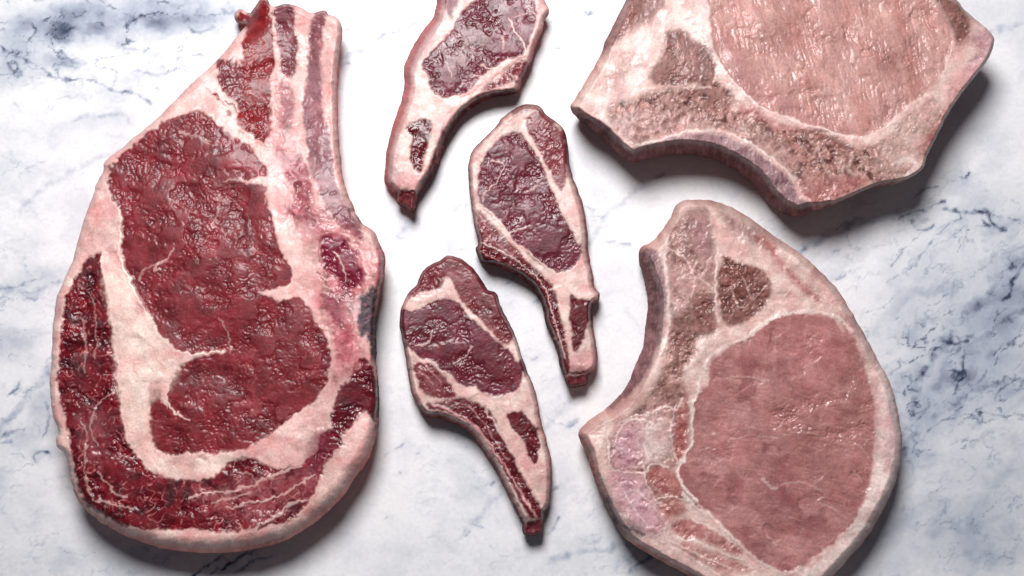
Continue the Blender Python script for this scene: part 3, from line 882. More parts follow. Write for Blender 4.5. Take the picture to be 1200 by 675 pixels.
edge = [(250, 640, 30, 52, 3.0, 60), (130, 610, 24, 40, 3.0, 40), (350, 610, 32, 50, 3.0, 40), (420, 545, 26, 40, 2.8, 40), (150, 170, 10, 12, 2, 40), (240, 95, 10, 12, 2, 50),
        (70, 440, 9, 14, 2.2, 70), (85, 300, 12, 14, 2.2, 50), (400, 150, 9, 24, 2, 60), (395, 40, 8, 20, 2, 40), (445, 330, 10, 30, 2, 50), (440, 430, 9, 30, 2, 50), (282, 18, 4, 14, 2, 8)]
build_cut('beef_rib_steak', 'large bone-in beef steak, dark red with thick cream fat and a long rib stub', 'steak', None, out, 78,
          R, ST, 'beef_fat', edge, MAT_BEEF, 3, rag=1.5, side=(1, .72, .70), low=[(280, 18, -30, 14), (330, 60, -14, 60), (390, 120, -8, 60), (240, 330, 3, 80)])

# ------------------------------------------------------------------ lamb chop at the top
LG = 'lamb chops in the middle of the marble'
out = F(L1, [(330, -120), (305, -60), (306, 20), (285, 90), (240, 150), (195, 220), (160, 290), (140, 360), (145, 420), (130, 500)],
        L2, [(130, 90), (105, 170), (85, 260), (78, 340), (80, 395), (105, 422), (128, 440), (130, 480), (165, 500), (205, 516), (218, 480), (226, 440), (260, 390), (300, 330), (330, 250), (370, 170), (410, 110), (455, 62)],
        L1, [(560, 490), (620, 476), (690, 466), (716, 450), (735, 400), (760, 350), (785, 290), (800, 230), (830, 160), (850, 90), (868, 50), (855, 20), (830, -30), (800, -80), (680, -130), (480, -150)])
R = [('skin_side', 'lamb_skin', F(L1, [(300, -60), (345, -40), (350, 40), (335, 120), (260, 240), (212, 330), (188, 450), (150, 560)], L2, [(135, 110), (128, 200), (130, 300), (120, 420), (60, 420), (60, 300), (90, 180)],
      L1, [(90, 600), (130, 440), (120, 340), (200, 180), (280, 60)]), 5, 0),
     ('eye_muscle', 'lamb_eye', F(L1, [(500, 0), (440, 50), (400, 110), (370, 165), (320, 220), (270, 275), (235, 320), (232, 350), (260, 370), (265, 420), (290, 460), (330, 485), (380, 480), (430, 470), (480, 440), (520, 400),
      (545, 370), (590, 350), (630, 312), (680, 290), (740, 272), (760, 240), (780, 200), (800, 130), (805, 60), (795, 0), (780, -80), (550, -90)]), 1.4, -.5),
     (None, 'lamb_wet', F(L1, [(430, 90), (480, 130), (520, 180), (570, 190), (620, 130), (650, 60), (700, 0), (640, -30), (560, 60), (520, 120), (480, 110)]), 5, -.8, .75),
     (None, 'lamb_wet', F(L1, [(430, 100), (400, 180), (330, 260), (290, 290), (380, 340), (470, 330), (510, 270), (540, 220), (500, 160)]), 7, -.3, .6),
     ('rib_muscle', 'lamb_muscle', F(L1, [(600, 400), (660, 345), (720, 298), (765, 308), (770, 330), (745, 375), (720, 410), (660, 425), (600, 445), (540, 480), (500, 495), (540, 440)]), 3, -.3),
     ('outer_muscle', 'lamb_eye', F(L1, [(340, -60), (420, -70), (412, 10), (395, 60), (378, 97), (364, 72), (347, 20)]), 2.5, 0),
     ('rib_strip', 'lamb_wet', F(L1, [(716, 446), (640, 450), (560, 474), (480, 500), (425, 540), (380, 600), (350, 650)], L2, [(330, 130), (322, 190), (300, 245), (272, 310), (240, 385), (225, 430), (262, 400), (305, 335), (336, 255), (375, 175), (415, 115), (460, 66)],
      L1, [(565, 495), (640, 480), (700, 470)]), 2.5, -.3),
     ('lean_pocket', 'lamb_wet', F(L2, [(175, 148), (215, 122), (250, 112), (283, 115), (280, 170), (268, 210), (262, 250), (250, 290), (240, 340), (225, 350), (205, 320), (190, 280), (195, 230), (205, 190), (178, 178)]), 1.6, -.6),
     (None, 'lamb_fat_pink', F(L2, [(140, 345), (225, 350), (238, 385), (225, 420), (140, 410)]), 4, .5, .7),
     ('rib_bone', 'lamb_bone', F(L2, [(125, 425), (228, 432), (222, 485), (207, 520), (160, 505), (126, 485)]), 2, 0)]
ST = [('lamb_fat', F(L1, [(668, 90), (690, 140), (720, 185), (745, 230), (755, 268)]), 1.4, .8, .3), ('lamb_fat', F(L1, [(635, 185), (640, 240)]), 2.2, .55, 0), ('lamb_fat', F(L1, [(700, 85), (760, 65)]), 1.0, .4, 0),
      ('lamb_fat', F(L1, [(535, 325), (570, 345), (610, 345), (640, 320)]), 2.2, .8, .3), ('lamb_wet', F(L1, [(560, 300), (600, 305), (625, 300)]), 2.4, .9, -.6), ('lamb_fat', F(L1, [(345, 310), (370, 350), (385, 385)]), 1.0, .5, .1),
      ('lamb_fat', F(L1, [(480, 385), (510, 375), (540, 385)]), 2.0, .6, .2), ('lamb_fat_pink', F(L1, [(430, 480), (520, 430), (580, 390), (640, 340), (720, 285), (775, 280)]), 2.0, .8, .6),
      ('lamb_fat_pink', F(L1, [(450, 530), (540, 465), (640, 440), (720, 425)]), 1.6, .7, .3), ('lamb_fat_pink', F(L1, [(812, 0), (822, 80), (812, 150), (785, 230), (770, 300)]), 3, .7, .3),
      ('lamb_wet', F(L1, [(735, 300), (755, 320), (740, 350), (750, 375)]), 1.6, .8, -.3), ('lamb_fat_pink', F(L1, [(705, 385), (715, 395)]), 3, .9, 1.2), ('lamb_fat_pink', F(L2, [(300, 300), (320, 230), (335, 160), (370, 90)]), 1.5, .6, .3),
      ('lamb_fat_pink', F(L2, [(245, 280), (262, 330), (240, 380)]), 1.5, .5, .2), ('lamb_wet', F(L2, [(130, 432), (180, 440), (225, 425)]), 2.0, .8, -.8)]
edge = [(470, 110, 20, 34, 1.4, 40), (500, 60, 18, 34, 1.4, 40), (515, 10, 14, 30, 1.5, 30), (455, 190, 12, 28, 1.6, 25), (545, 135, 10, 24, 1.5, 40), (620, 90, 8, 18, 1.7, 30), (475, 240, 7, 10, 1.8, 10)]
build_cut('lamb_chop', 'lamb chop cut off by the top of the picture, its bone end pointing down left', 'lamb chop', LG, out, 42, R, ST, 'lamb_fat', edge, MAT_LAMB, 13,
          pull=3, side=(.85, .52, .52), rim=('lamb_fat_pink', 4, .5), low=[(474, 236, -18, 9)])

# ------------------------------------------------------------------ lamb chop in the centre
out = F(L2, [(640, 70), (690, 48), (730, 45), (765, 58), (785, 90), (820, 113), (860, 150), (876, 190), (887, 250), (889, 305), (906, 370), (930, 430), (955, 510), (969, 600)],
        L3, [(970, 40), (980, 100), (995, 160), (1000, 210), (1024, 238), (1020, 270), (1000, 282), (992, 310), (996, 380), (1005, 450), (1014, 520), (1006, 570), (985, 590), (970, 604), (966, 640), (922, 653), (880, 650),
             (868, 610), (850, 570), (838, 500), (813, 430), (784, 370), (773, 300), (753, 250), (718, 200), (660, 160), (590, 124), (530, 108), (498, 92), (478, 40)],
        L2, [(490, 660), (475, 600), (462, 520), (450, 430), (445, 350), (450, 290), (465, 245), (510, 200), (560, 150), (600, 100)])
R = [('eye_muscle', 'lamb_eye', F(L2, [(600, 185), (640, 170), (670, 180), (700, 215), (740, 270), (775, 330), (810, 420), (850, 520), (890, 600), (930, 665)], L3, [(944, 25), (945, 62), (920, 110), (880, 142), (840, 146), (800, 130),
      (760, 110), (720, 80), (690, 50), (655, 10)], L2, [(600, 580), (540, 530), (500, 488), (490, 440), (490, 370), (505, 300), (540, 240), (570, 205)]), 1.3, -.5),
     (None, 'lamb_wet', F(L2, [(640, 175), (670, 185), (715, 245), (760, 320), (800, 410), (850, 530), (910, 640), (860, 640), (800, 520), (740, 400), (680, 380), (650, 470), (640, 380), (700, 320), (680, 240)]), 5, -.4, .6),
     (None, 'lamb_wet', F(L2, [(520, 470), (600, 480), (680, 560), (640, 590), (580, 540)]), 6, 0, .5),
     ('cap_muscle', 'lamb_muscle', F(L2, [(692, 115), (720, 85), (760, 80), (800, 110), (850, 160), (870, 200), (877, 260), (880, 340), (875, 390), (855, 427), (830, 400), (800, 330), (770, 280), (740, 220), (705, 160)]), 1.6, 0),
     (None, 'lamb_wet', F(L2, [(640, 85), (690, 55), (750, 55), (785, 92), (760, 88), (720, 75), (660, 95)]), 2.5, 0, .8),
     ('flank_muscle', 'lamb_muscle', F(L2, [(485, 508), (530, 545), (580, 600), (630, 650), (680, 705), (720, 760), (640, 740), (560, 705), (500, 670), (488, 600)]), 2, 0),
     ('rib_muscle', 'lamb_wet', F(L3, [(485, 10), (560, 35), (640, 72), (720, 120), (790, 178), (836, 240), (850, 330), (870, 420), (890, 500), (898, 575), (862, 590), (842, 520), (812, 430), (782, 360), (768, 290), (738, 230), (680, 170),
      (600, 122), (520, 104), (488, 70)]), 2, -.3),
     ('lean_pocket', 'lamb_wet', F(L3, [(888, 252), (905, 243), (925, 260), (965, 265), (988, 285), (990, 340), (965, 380), (960, 420), (945, 460), (920, 498), (905, 490), (900, 430), (893, 390), (887, 340), (893, 300)]), 1.3, -.5),
     (None, 'lamb_fat_pink', F(L3, [(905, 510), (990, 490), (1005, 560), (960, 585), (900, 578)]), 3, .8, .7),
     ('rib_bone', 'lamb_bone', F(L3, [(862, 592), (900, 600), (970, 588), (970, 645), (925, 658), (876, 655)]), 1.8, 0)]
ST = [('lamb_fat', F(L2, [(545, 292), (600, 305), (590, 350), (570, 390), (530, 420), (505, 470)]), 1.2, .6, .1), ('lamb_fat', F(L2, [(690, 430), (750, 405)]), 1.4, .5, 0), ('lamb_fat', F(L2, [(620, 612), (660, 605), (695, 588)]), 1.4, .6, 0),
      ('lamb_fat', F(L2, [(495, 482), (545, 525), (600, 585), (650, 650)], L3, [(710, 60), (790, 125), (830, 150)]), 1.6, .9, .5), ('lamb_fat', F(L3, [(500, 15), (580, 52), (670, 105), (745, 172), (792, 240), (815, 330), (845, 430), (872, 530)]), 1.1, .75, .5),
      ('lamb_fat_pink', F(L3, [(495, 55), (580, 95), (660, 135), (730, 200), (770, 270)]), .9, .5, .2), ('lamb_fat_pink', F(L2, [(520, 620), (570, 660), (640, 710)]), 1.0, .5, .2), ('lamb_fat_pink', F(L2, [(500, 540), (560, 620)]), .9, .5, .2),
      ('lamb_wet', F(L2, [(675, 178), (720, 245), (770, 325), (810, 430), (850, 525), (895, 610)]), 1.4, .8, -.8), ('lamb_wet', F(L2, [(720, 395), (760, 380), (790, 400)]), 1.8, .7, -.6), ('lamb_wet', F(L2, [(655, 400), (655, 460)]), .9, .7, -.4),
      ('lamb_fat_pink', F(L2, [(455, 330), (475, 280), (520, 225), (570, 175), (620, 130)]), 2.5, .6, .2), ('lamb_wet', F(L2, [(760, 205), (775, 225)]), 1.4, .6, -.4), ('lamb_wet', F(L3, [(866, 585), (920, 590), (968, 580)]), 1.6, .85, -1.0)]
edge = [(560, 280, 7, 24, 1.7, 40), (565, 210, 7, 22, 1.7, 40), (620, 340, 11, 30, 1.5, 40), (650, 400, 9, 28, 1.5, 40), (680, 270, 10, 24, 1.6, 40), (690, 380, 8, 22, 1.7, 40), (672, 448, 6, 8, 1.8, 8)]
build_cut('lamb_chop', 'lamb chop with a smooth mauve eye, between the two other lamb chops', 'lamb chop', LG, out, 42, R, ST, 'lamb_fat', edge, MAT_LAMB, 23,
          pull=5, side=(.85, .52, .52), rim=('lamb_wet', 3.5, .6), low=[(675, 447, -18, 8)])

# ------------------------------------------------------------------ lamb chop at the bottom
out = F(L3, [(160, 282), (185, 235), (220, 200), (240, 150), (275, 115), (320, 95), (360, 73), (410, 86), (437, 104), (470, 133), (497, 170), (530, 220), (566, 236), (582, 280), (602, 330), (632, 380), (657, 440), (682, 520), (704, 580)],
        L4, [(745, 10), (760, 100), (780, 180), (800, 260), (813, 330), (811, 420), (806, 480), (796, 503), (781, 530), (776, 590), (766, 622), (702, 633), (682, 602), (688, 570), (664, 535), (635, 475), (598, 402), (556, 322), (508, 244),
             (468, 193), (430, 158), (370, 128), (310, 112), (270, 107), (238, 87), (213, 40), (196, 0)], L3, [(180, 600), (170, 520), (155, 440), (143, 380), (149, 320)])
R = [('cap_muscle', 'lamb_muscle', F(L3, [(160, 285), (205, 220), (236, 165), (276, 124), (330, 103), (370, 86), (414, 98), (452, 135), (485, 180), (525, 228), (560, 246), (580, 300), (604, 360), (632, 400), (637, 440), (610, 462), (570, 442),
      (540, 402), (500, 352), (450, 312), (420, 282), (395, 240), (380, 200), (360, 172), (340, 190), (320, 212), (280, 222), (230, 242), (180, 277)]), 1.6, 0),
     (None, 'lamb_wet', F(L3, [(400, 200), (450, 180), (520, 240), (570, 300), (620, 420), (580, 430), (520, 350), (440, 290)]), 5, 0, .5),
     ('eye_muscle', 'lamb_eye', F(L3, [(160, 312), (200, 317), (260, 292), (320, 267), (370, 265), (410, 285), (430, 320), (470, 360), (520, 400), (570, 447), (620, 482), (652, 530), (682, 572), (682, 622), (660, 660)], L4, [(620, 2), (580, 18), (530, 5)],
      L3, [(480, 650), (440, 655), (400, 640), (370, 600), (330, 570), (280, 540), (230, 520), (200, 500), (178, 450), (156, 390)]), 1.3, -.4),
     (None, 'lamb_wet', F(L3, [(300, 275), (380, 275), (410, 300), (360, 330), (300, 400), (420, 480), (500, 440), (600, 490), (660, 560), (650, 640), (500, 640), (400, 600), (340, 520), (270, 460), (200, 440), (180, 350)]), 8, 0, .65),
     ('flank_muscle', 'lamb_muscle', F(L3, [(205, 548), (260, 540), (300, 560), (340, 600), (370, 640), (392, 690)], L4, [(350, 30), (290, 20), (240, -5), (215, -60)]), 2, .4),
     ('rib_muscle', 'lamb_wet', F(L4, [(380, 25), (430, 18), (500, 58), (545, 85), (575, 150), (620, 230), (652, 300), (690, 370), (730, 440), (767, 505), (776, 545), (745, 560), (712, 545), (680, 490), (640, 420), (592, 335), (550, 260), (505, 195), (455, 145),
      (390, 105), (320, 85), (275, 70), (270, 45), (320, 40)]), 2, -.2),
     ('rib_side', 'lamb_muscle', F(L4, [(215, 45), (270, 75), (350, 95), (430, 135), (500, 205), (560, 300), (620, 410), (680, 510), (700, 560), (680, 575), (630, 470), (556, 325), (505, 246), (466, 196), (430, 160), (310, 114), (238, 90)]), 1.5, 0),
     ('lean_pocket', 'lamb_wet', F(L4, [(615, 95), (680, 85), (710, 120), (745, 155), (750, 190), (766, 240), (756, 262), (756, 300), (738, 318), (716, 300), (705, 260), (690, 220), (660, 180), (635, 160), (625, 120)]), 1.3, -.5),
     ('rib_bone', 'lamb_bone', F(L4, [(688, 562), (735, 572), (778, 545), (772, 600), (764, 625), (700, 637), (680, 605)]), 1.8, 0)]
ST = [('lamb_fat', F(L3, [(290, 400), (275, 445), (255, 465), (215, 470)]), 1.5, .65, .1), ('lamb_fat', F(L3, [(385, 540), (430, 520), (460, 470)]), 1.3, .5, 0), ('lamb_fat', F(L3, [(420, 300), (455, 340), (505, 375), (560, 430)]), 1.5, .65, .3),
      ('lamb_fat', F(L3, [(205, 500), (240, 540), (300, 550), (350, 595), (385, 650)]), 1.5, .7, .4), ('lamb_fat_pink', F(L4, [(290, 50), (375, 85), (450, 128), (520, 200), (580, 288), (640, 380), (690, 460), (742, 548)]), 1.9, .9, .8),
      ('lamb_fat', F(L4, [(520, 75), (570, 150), (630, 250), (680, 340), (740, 440)]), 1.4, .7, .3), ('lamb_fat_pink', F(L4, [(450, 60), (520, 140), (560, 210), (620, 300)]), .9, .45, .1), ('lamb_fat_pink', F(L3, [(230, 580), (290, 640)]), 1.4, .6, .2),
      ('lamb_fat_pink', F(L3, [(260, 560), (330, 630)]), 1.2, .5, .2), ('lamb_fat', F(L3, [(350, 175), (370, 215), (400, 250)]), 3.0, .85, .3), ('lamb_fat', F(L3, [(185, 290), (250, 262), (320, 235), (350, 215)]), 4.0, .85, .4),
      ('lamb_wet', F(L4, [(688, 560), (735, 575), (778, 548)]), 2.0, .85, -1.0), ('lamb_wet', F(L4, [(740, 320), (755, 345)]), 1.0, .4, 0)]
edge = [(480, 440, 8, 26, 1.6, 30), (475, 390, 6, 20, 1.8, 30), (530, 490, 10, 30, 1.5, 30), (570, 545, 9, 30, 1.5, 40), (605, 600, 7, 24, 1.6, 25), (635, 520, 9, 22, 1.7, 40), (625, 622, 6, 8, 1.8, 8), (590, 380, 6, 18, 1.8, 40)]
build_cut('lamb_chop', 'dark red lamb chop nearest the beef steak, lowest of the three lamb chops', 'lamb chop', LG, out, 42, R, ST, 'lamb_fat', edge, MAT_LAMB, 33,
          pull=6, side=(.85, .52, .52), rim=('lamb_wet', 2.5, .5), low=[(624, 620, -18, 8)])

# ------------------------------------------------------------------ pork chop at the top right
PG = 'pork chops on the right of the marble'
out = F(K1, [(250, -130), (200, -50), (170, 0), (150, 40), (115, 110), (95, 160), (60, 220), (35, 262), (19, 290), (45, 320), (85, 347), (120, 382), (150, 412), (186, 436), (230, 426), (290, 417), (340, 417), (400, 427), (460, 457),
             (510, 492), (550, 542), (590, 572), (640, 587), (672, 572), (700, 563), (740, 547), (800, 521), (860, 497), (920, 486), (966, 465), (985, 420), (1010, 370), (1040, 310), (1080, 250), (1120, 200), (1147, 165), (1165, 120),
             (1162, 95), (1132, 65), (1090, 30), (1060, -5), (1000, -70), (800, -150), (500, -170)])
R = [(None, 'pork_fat_white', F(K1, [(150, 180), (250, 60), (330, 20), (390, -60), (405, 90), (430, 190), (480, 250), (440, 240), (400, 160), (320, 75), (270, 90), (230, 190), (200, 240), (120, 300), (90, 280)]), 9, .6, .9),
     ('loin_muscle', 'pork_lean_pale', F(K1, [(405, -100), (398, 20), (401, 90), (415, 150), (440, 190), (470, 222), (500, 260), (545, 290), (600, 310), (650, 330), (700, 347), (750, 366), (790, 371), (820, 366), (860, 350), (900, 312), (950, 272),
      (1000, 240), (1032, 190), (1050, 130), (1050, 80), (1030, 40), (1000, 0), (950, -90), (700, -130)]), 1.5, -.8),
     (None, 'pork_lean', F(K1, [(405, 60), (440, 90), (480, 150), (560, 230), (660, 300), (760, 350), (640, 330), (540, 285), (460, 210), (420, 150)]), 10, 0, .55),
     ('outer_muscle', 'pork_dark', F(K1, [(1000, -20), (1060, 0), (1102, 55), (1097, 100), (1065, 120), (1052, 80), (1030, 40)]), 4, -.3, .95),
     ('edge_meat', 'pork_film', F(K1, [(250, -120), (290, -60), (285, 0), (250, 40), (200, 75), (150, 110), (110, 150), (100, 140), (150, 30)]), 5, 0, .95),
     (None, 'pork_dark', F(K1, [(170, 0), (200, -30), (250, -20), (190, 60), (120, 140), (110, 120), (140, 60)]), 5, 0, .8),
     (None, 'pork_red', F(K1, [(180, 140), (200, 150), (185, 190), (140, 230), (110, 260), (120, 215)]), 6, 0, .5),
     ('chine_bone', 'pork_bone', F(K1, [(160, 275), (260, 245), (330, 238), (400, 215), (440, 235), (467, 265), (460, 292), (520, 300), (560, 330), (610, 340), (680, 352), (740, 370), (780, 395), (830, 400), (870, 370), (920, 320), (1000, 260), (1024, 290),
      (1034, 330), (1002, 390), (968, 445), (905, 482), (830, 502), (760, 532), (690, 558), (650, 525), (632, 480), (570, 430), (510, 390), (440, 352), (350, 350), (260, 368), (190, 388), (135, 345), (120, 300)]), 4, 0),
     (None, 'pork_bone_pale', F(K1, [(130, 300), (200, 300), (300, 300), (400, 320), (500, 350), (600, 400), (640, 470), (560, 420), (440, 350), (340, 345), (250, 365), (185, 385), (140, 345)]), 8, 0, .55),
     (None, 'pork_fat', F(K1, [(830, 370), (900, 330), (1010, 255), (1040, 300), (990, 370), (960, 450), (880, 470), (840, 450), (850, 400)]), 10, 0, .6),
     (None, 'pork_red', F(K1, [(650, 490), (720, 480), (800, 480), (760, 530), (690, 556), (655, 535)]), 6, 0, .65),
     ('chine_muscle', 'pork_dark', F(K1, [(280, 88), (320, 82), (360, 105), (395, 140), (413, 180), (405, 217), (370, 227), (330, 227), (290, 242), (245, 227), (230, 200), (255, 170), (275, 130)]), 3, 0, .9),
     (None, 'pork_film', F(K1, [(300, 130), (340, 130), (380, 180), (370, 215), (330, 220), (310, 180)]), 6, 0, .45),
     (None, 'pork_dark', F(K1, [(370, 245), (420, 235), (455, 260), (460, 285), (430, 292), (390, 275)]), 5, -1.5, .75),  # recess in the bone, its darkness put into the colour
     (None, 'pork_red', F(K1, [(470, 275), (520, 295), (600, 335), (640, 350), (600, 350), (530, 325), (480, 300)]), 3, -.5, .7),
     (None, 'pork_dark', F(K1, [(640, 350), (720, 365), (760, 390), (700, 385), (650, 370)]), 4, -1, .65),
     ('red_edge', 'pork_red', F(K1, [(1085, 190), (1120, 165), (1130, 185), (1070, 270), (1020, 350), (985, 400), (960, 400), (1000, 340), (1040, 270)]), 6, 0, .7),
     (None, 'pork_lilac', F(K1, [(1110, 90), (1160, 90), (1160, 130), (1120, 200), (1090, 230), (1090, 180), (1120, 140)]), 7, 0, .7),
     ('rib_side', 'pork_side', F(K1, [(15, 300), (60, 315), (105, 325), (150, 370), (178, 405), (230, 390), (290, 370), (350, 360), (420, 360), (470, 380), (520, 407), (568, 442), (606, 478), (632, 510), (640, 535), (680, 566), (640, 600), (570, 580), (490, 500),
      (400, 440), (290, 430), (180, 450), (100, 390)]), 2.5, 0)]
ST = [('pork_fat_white', F(K1, [(410, 150), (440, 195), (480, 240), (520, 280), (600, 315), (700, 350), (790, 375)]), 2.2, .8, .6), ('pork_fat', F(K1, [(1050, 130), (1030, 200), (980, 255), (900, 320), (840, 370)]), 3, .6, .5),
      ('pork_fat', F(K1, [(240, 240), (320, 232), (400, 240)]), 2.0, .7, .4), ('pork_dark', F(K1, [(720, 395), (760, 400), (800, 405)]), 1.6, .6, -.6), ('pork_red', F(K1, [(770, 485), (800, 490), (820, 500)]), 2.2, .8, 0),
      ('pork_fat_white', F(K1, [(905, 440), (940, 430), (955, 450), (930, 470)]), 5, .6, 1.2), ('pork_red', F(K1, [(850, 420), (880, 440), (890, 470)]), 1.4, .6, 0), ('pork_fat', F(K1, [(640, 500), (650, 530), (685, 562)]), 2.0, .7, .3),
      ('pork_fat_white', F(K1, [(180, 398), (240, 383), (300, 363), (360, 353), (430, 355), (500, 385), (570, 432), (620, 480)]), 1.6, .7, .4), ('pork_fat', F(K1, [(300, 110), (315, 160), (330, 200)]), 1.0, .45, 0),
      ('pork_fat', F(K1, [(345, 130), (350, 175)]), 1.0, .4, 0), ('pork_dark', F(K1, [(390, 410), (450, 440), (520, 490), (580, 540)]), 2.2, .45, -.4), ('pork_red', F(K1, [(560, 345), (600, 365), (640, 400)]), 1.6, .5, -.4),
      ('pork_fat_white', F(K1, [(690, 400), (700, 440), (720, 470)]), 2.4, .22, .1), ('pork_fat_white', F(K1, [(780, 420), (770, 460), (800, 470)]), 3, .22, .1), ('pork_fat_white', F(K1, [(150, 240), (200, 190), (240, 130)]), 4, .5, .5)]
edge = [(800, 165, 24, 70, 1.1, 34), (860, 190, 26, 76, 1.1, 34), (900, 230, 26, 76, 1.1, 30), (935, 248, 20, 70, 1.1, 18), (760, 180, 18, 66, 1.1, 24), (715, 150, 18, 46, 1.3, 30), (680, 125, 10, 40, 1.4, 20),
        (1000, 235, 4, 8, 2, 40), (1080, 180, 4, 8, 2, 40), (1130, 100, 5, 10, 2, 50), (705, 60, 14, 36, 1.5, 40)]
build_cut('pork_chop', 'thick pale pork chop in the upper right corner, cut off by the picture edge', 'pork chop', PG, out, 84, R, ST, 'pork_fat', edge, MAT_PORK, 43)

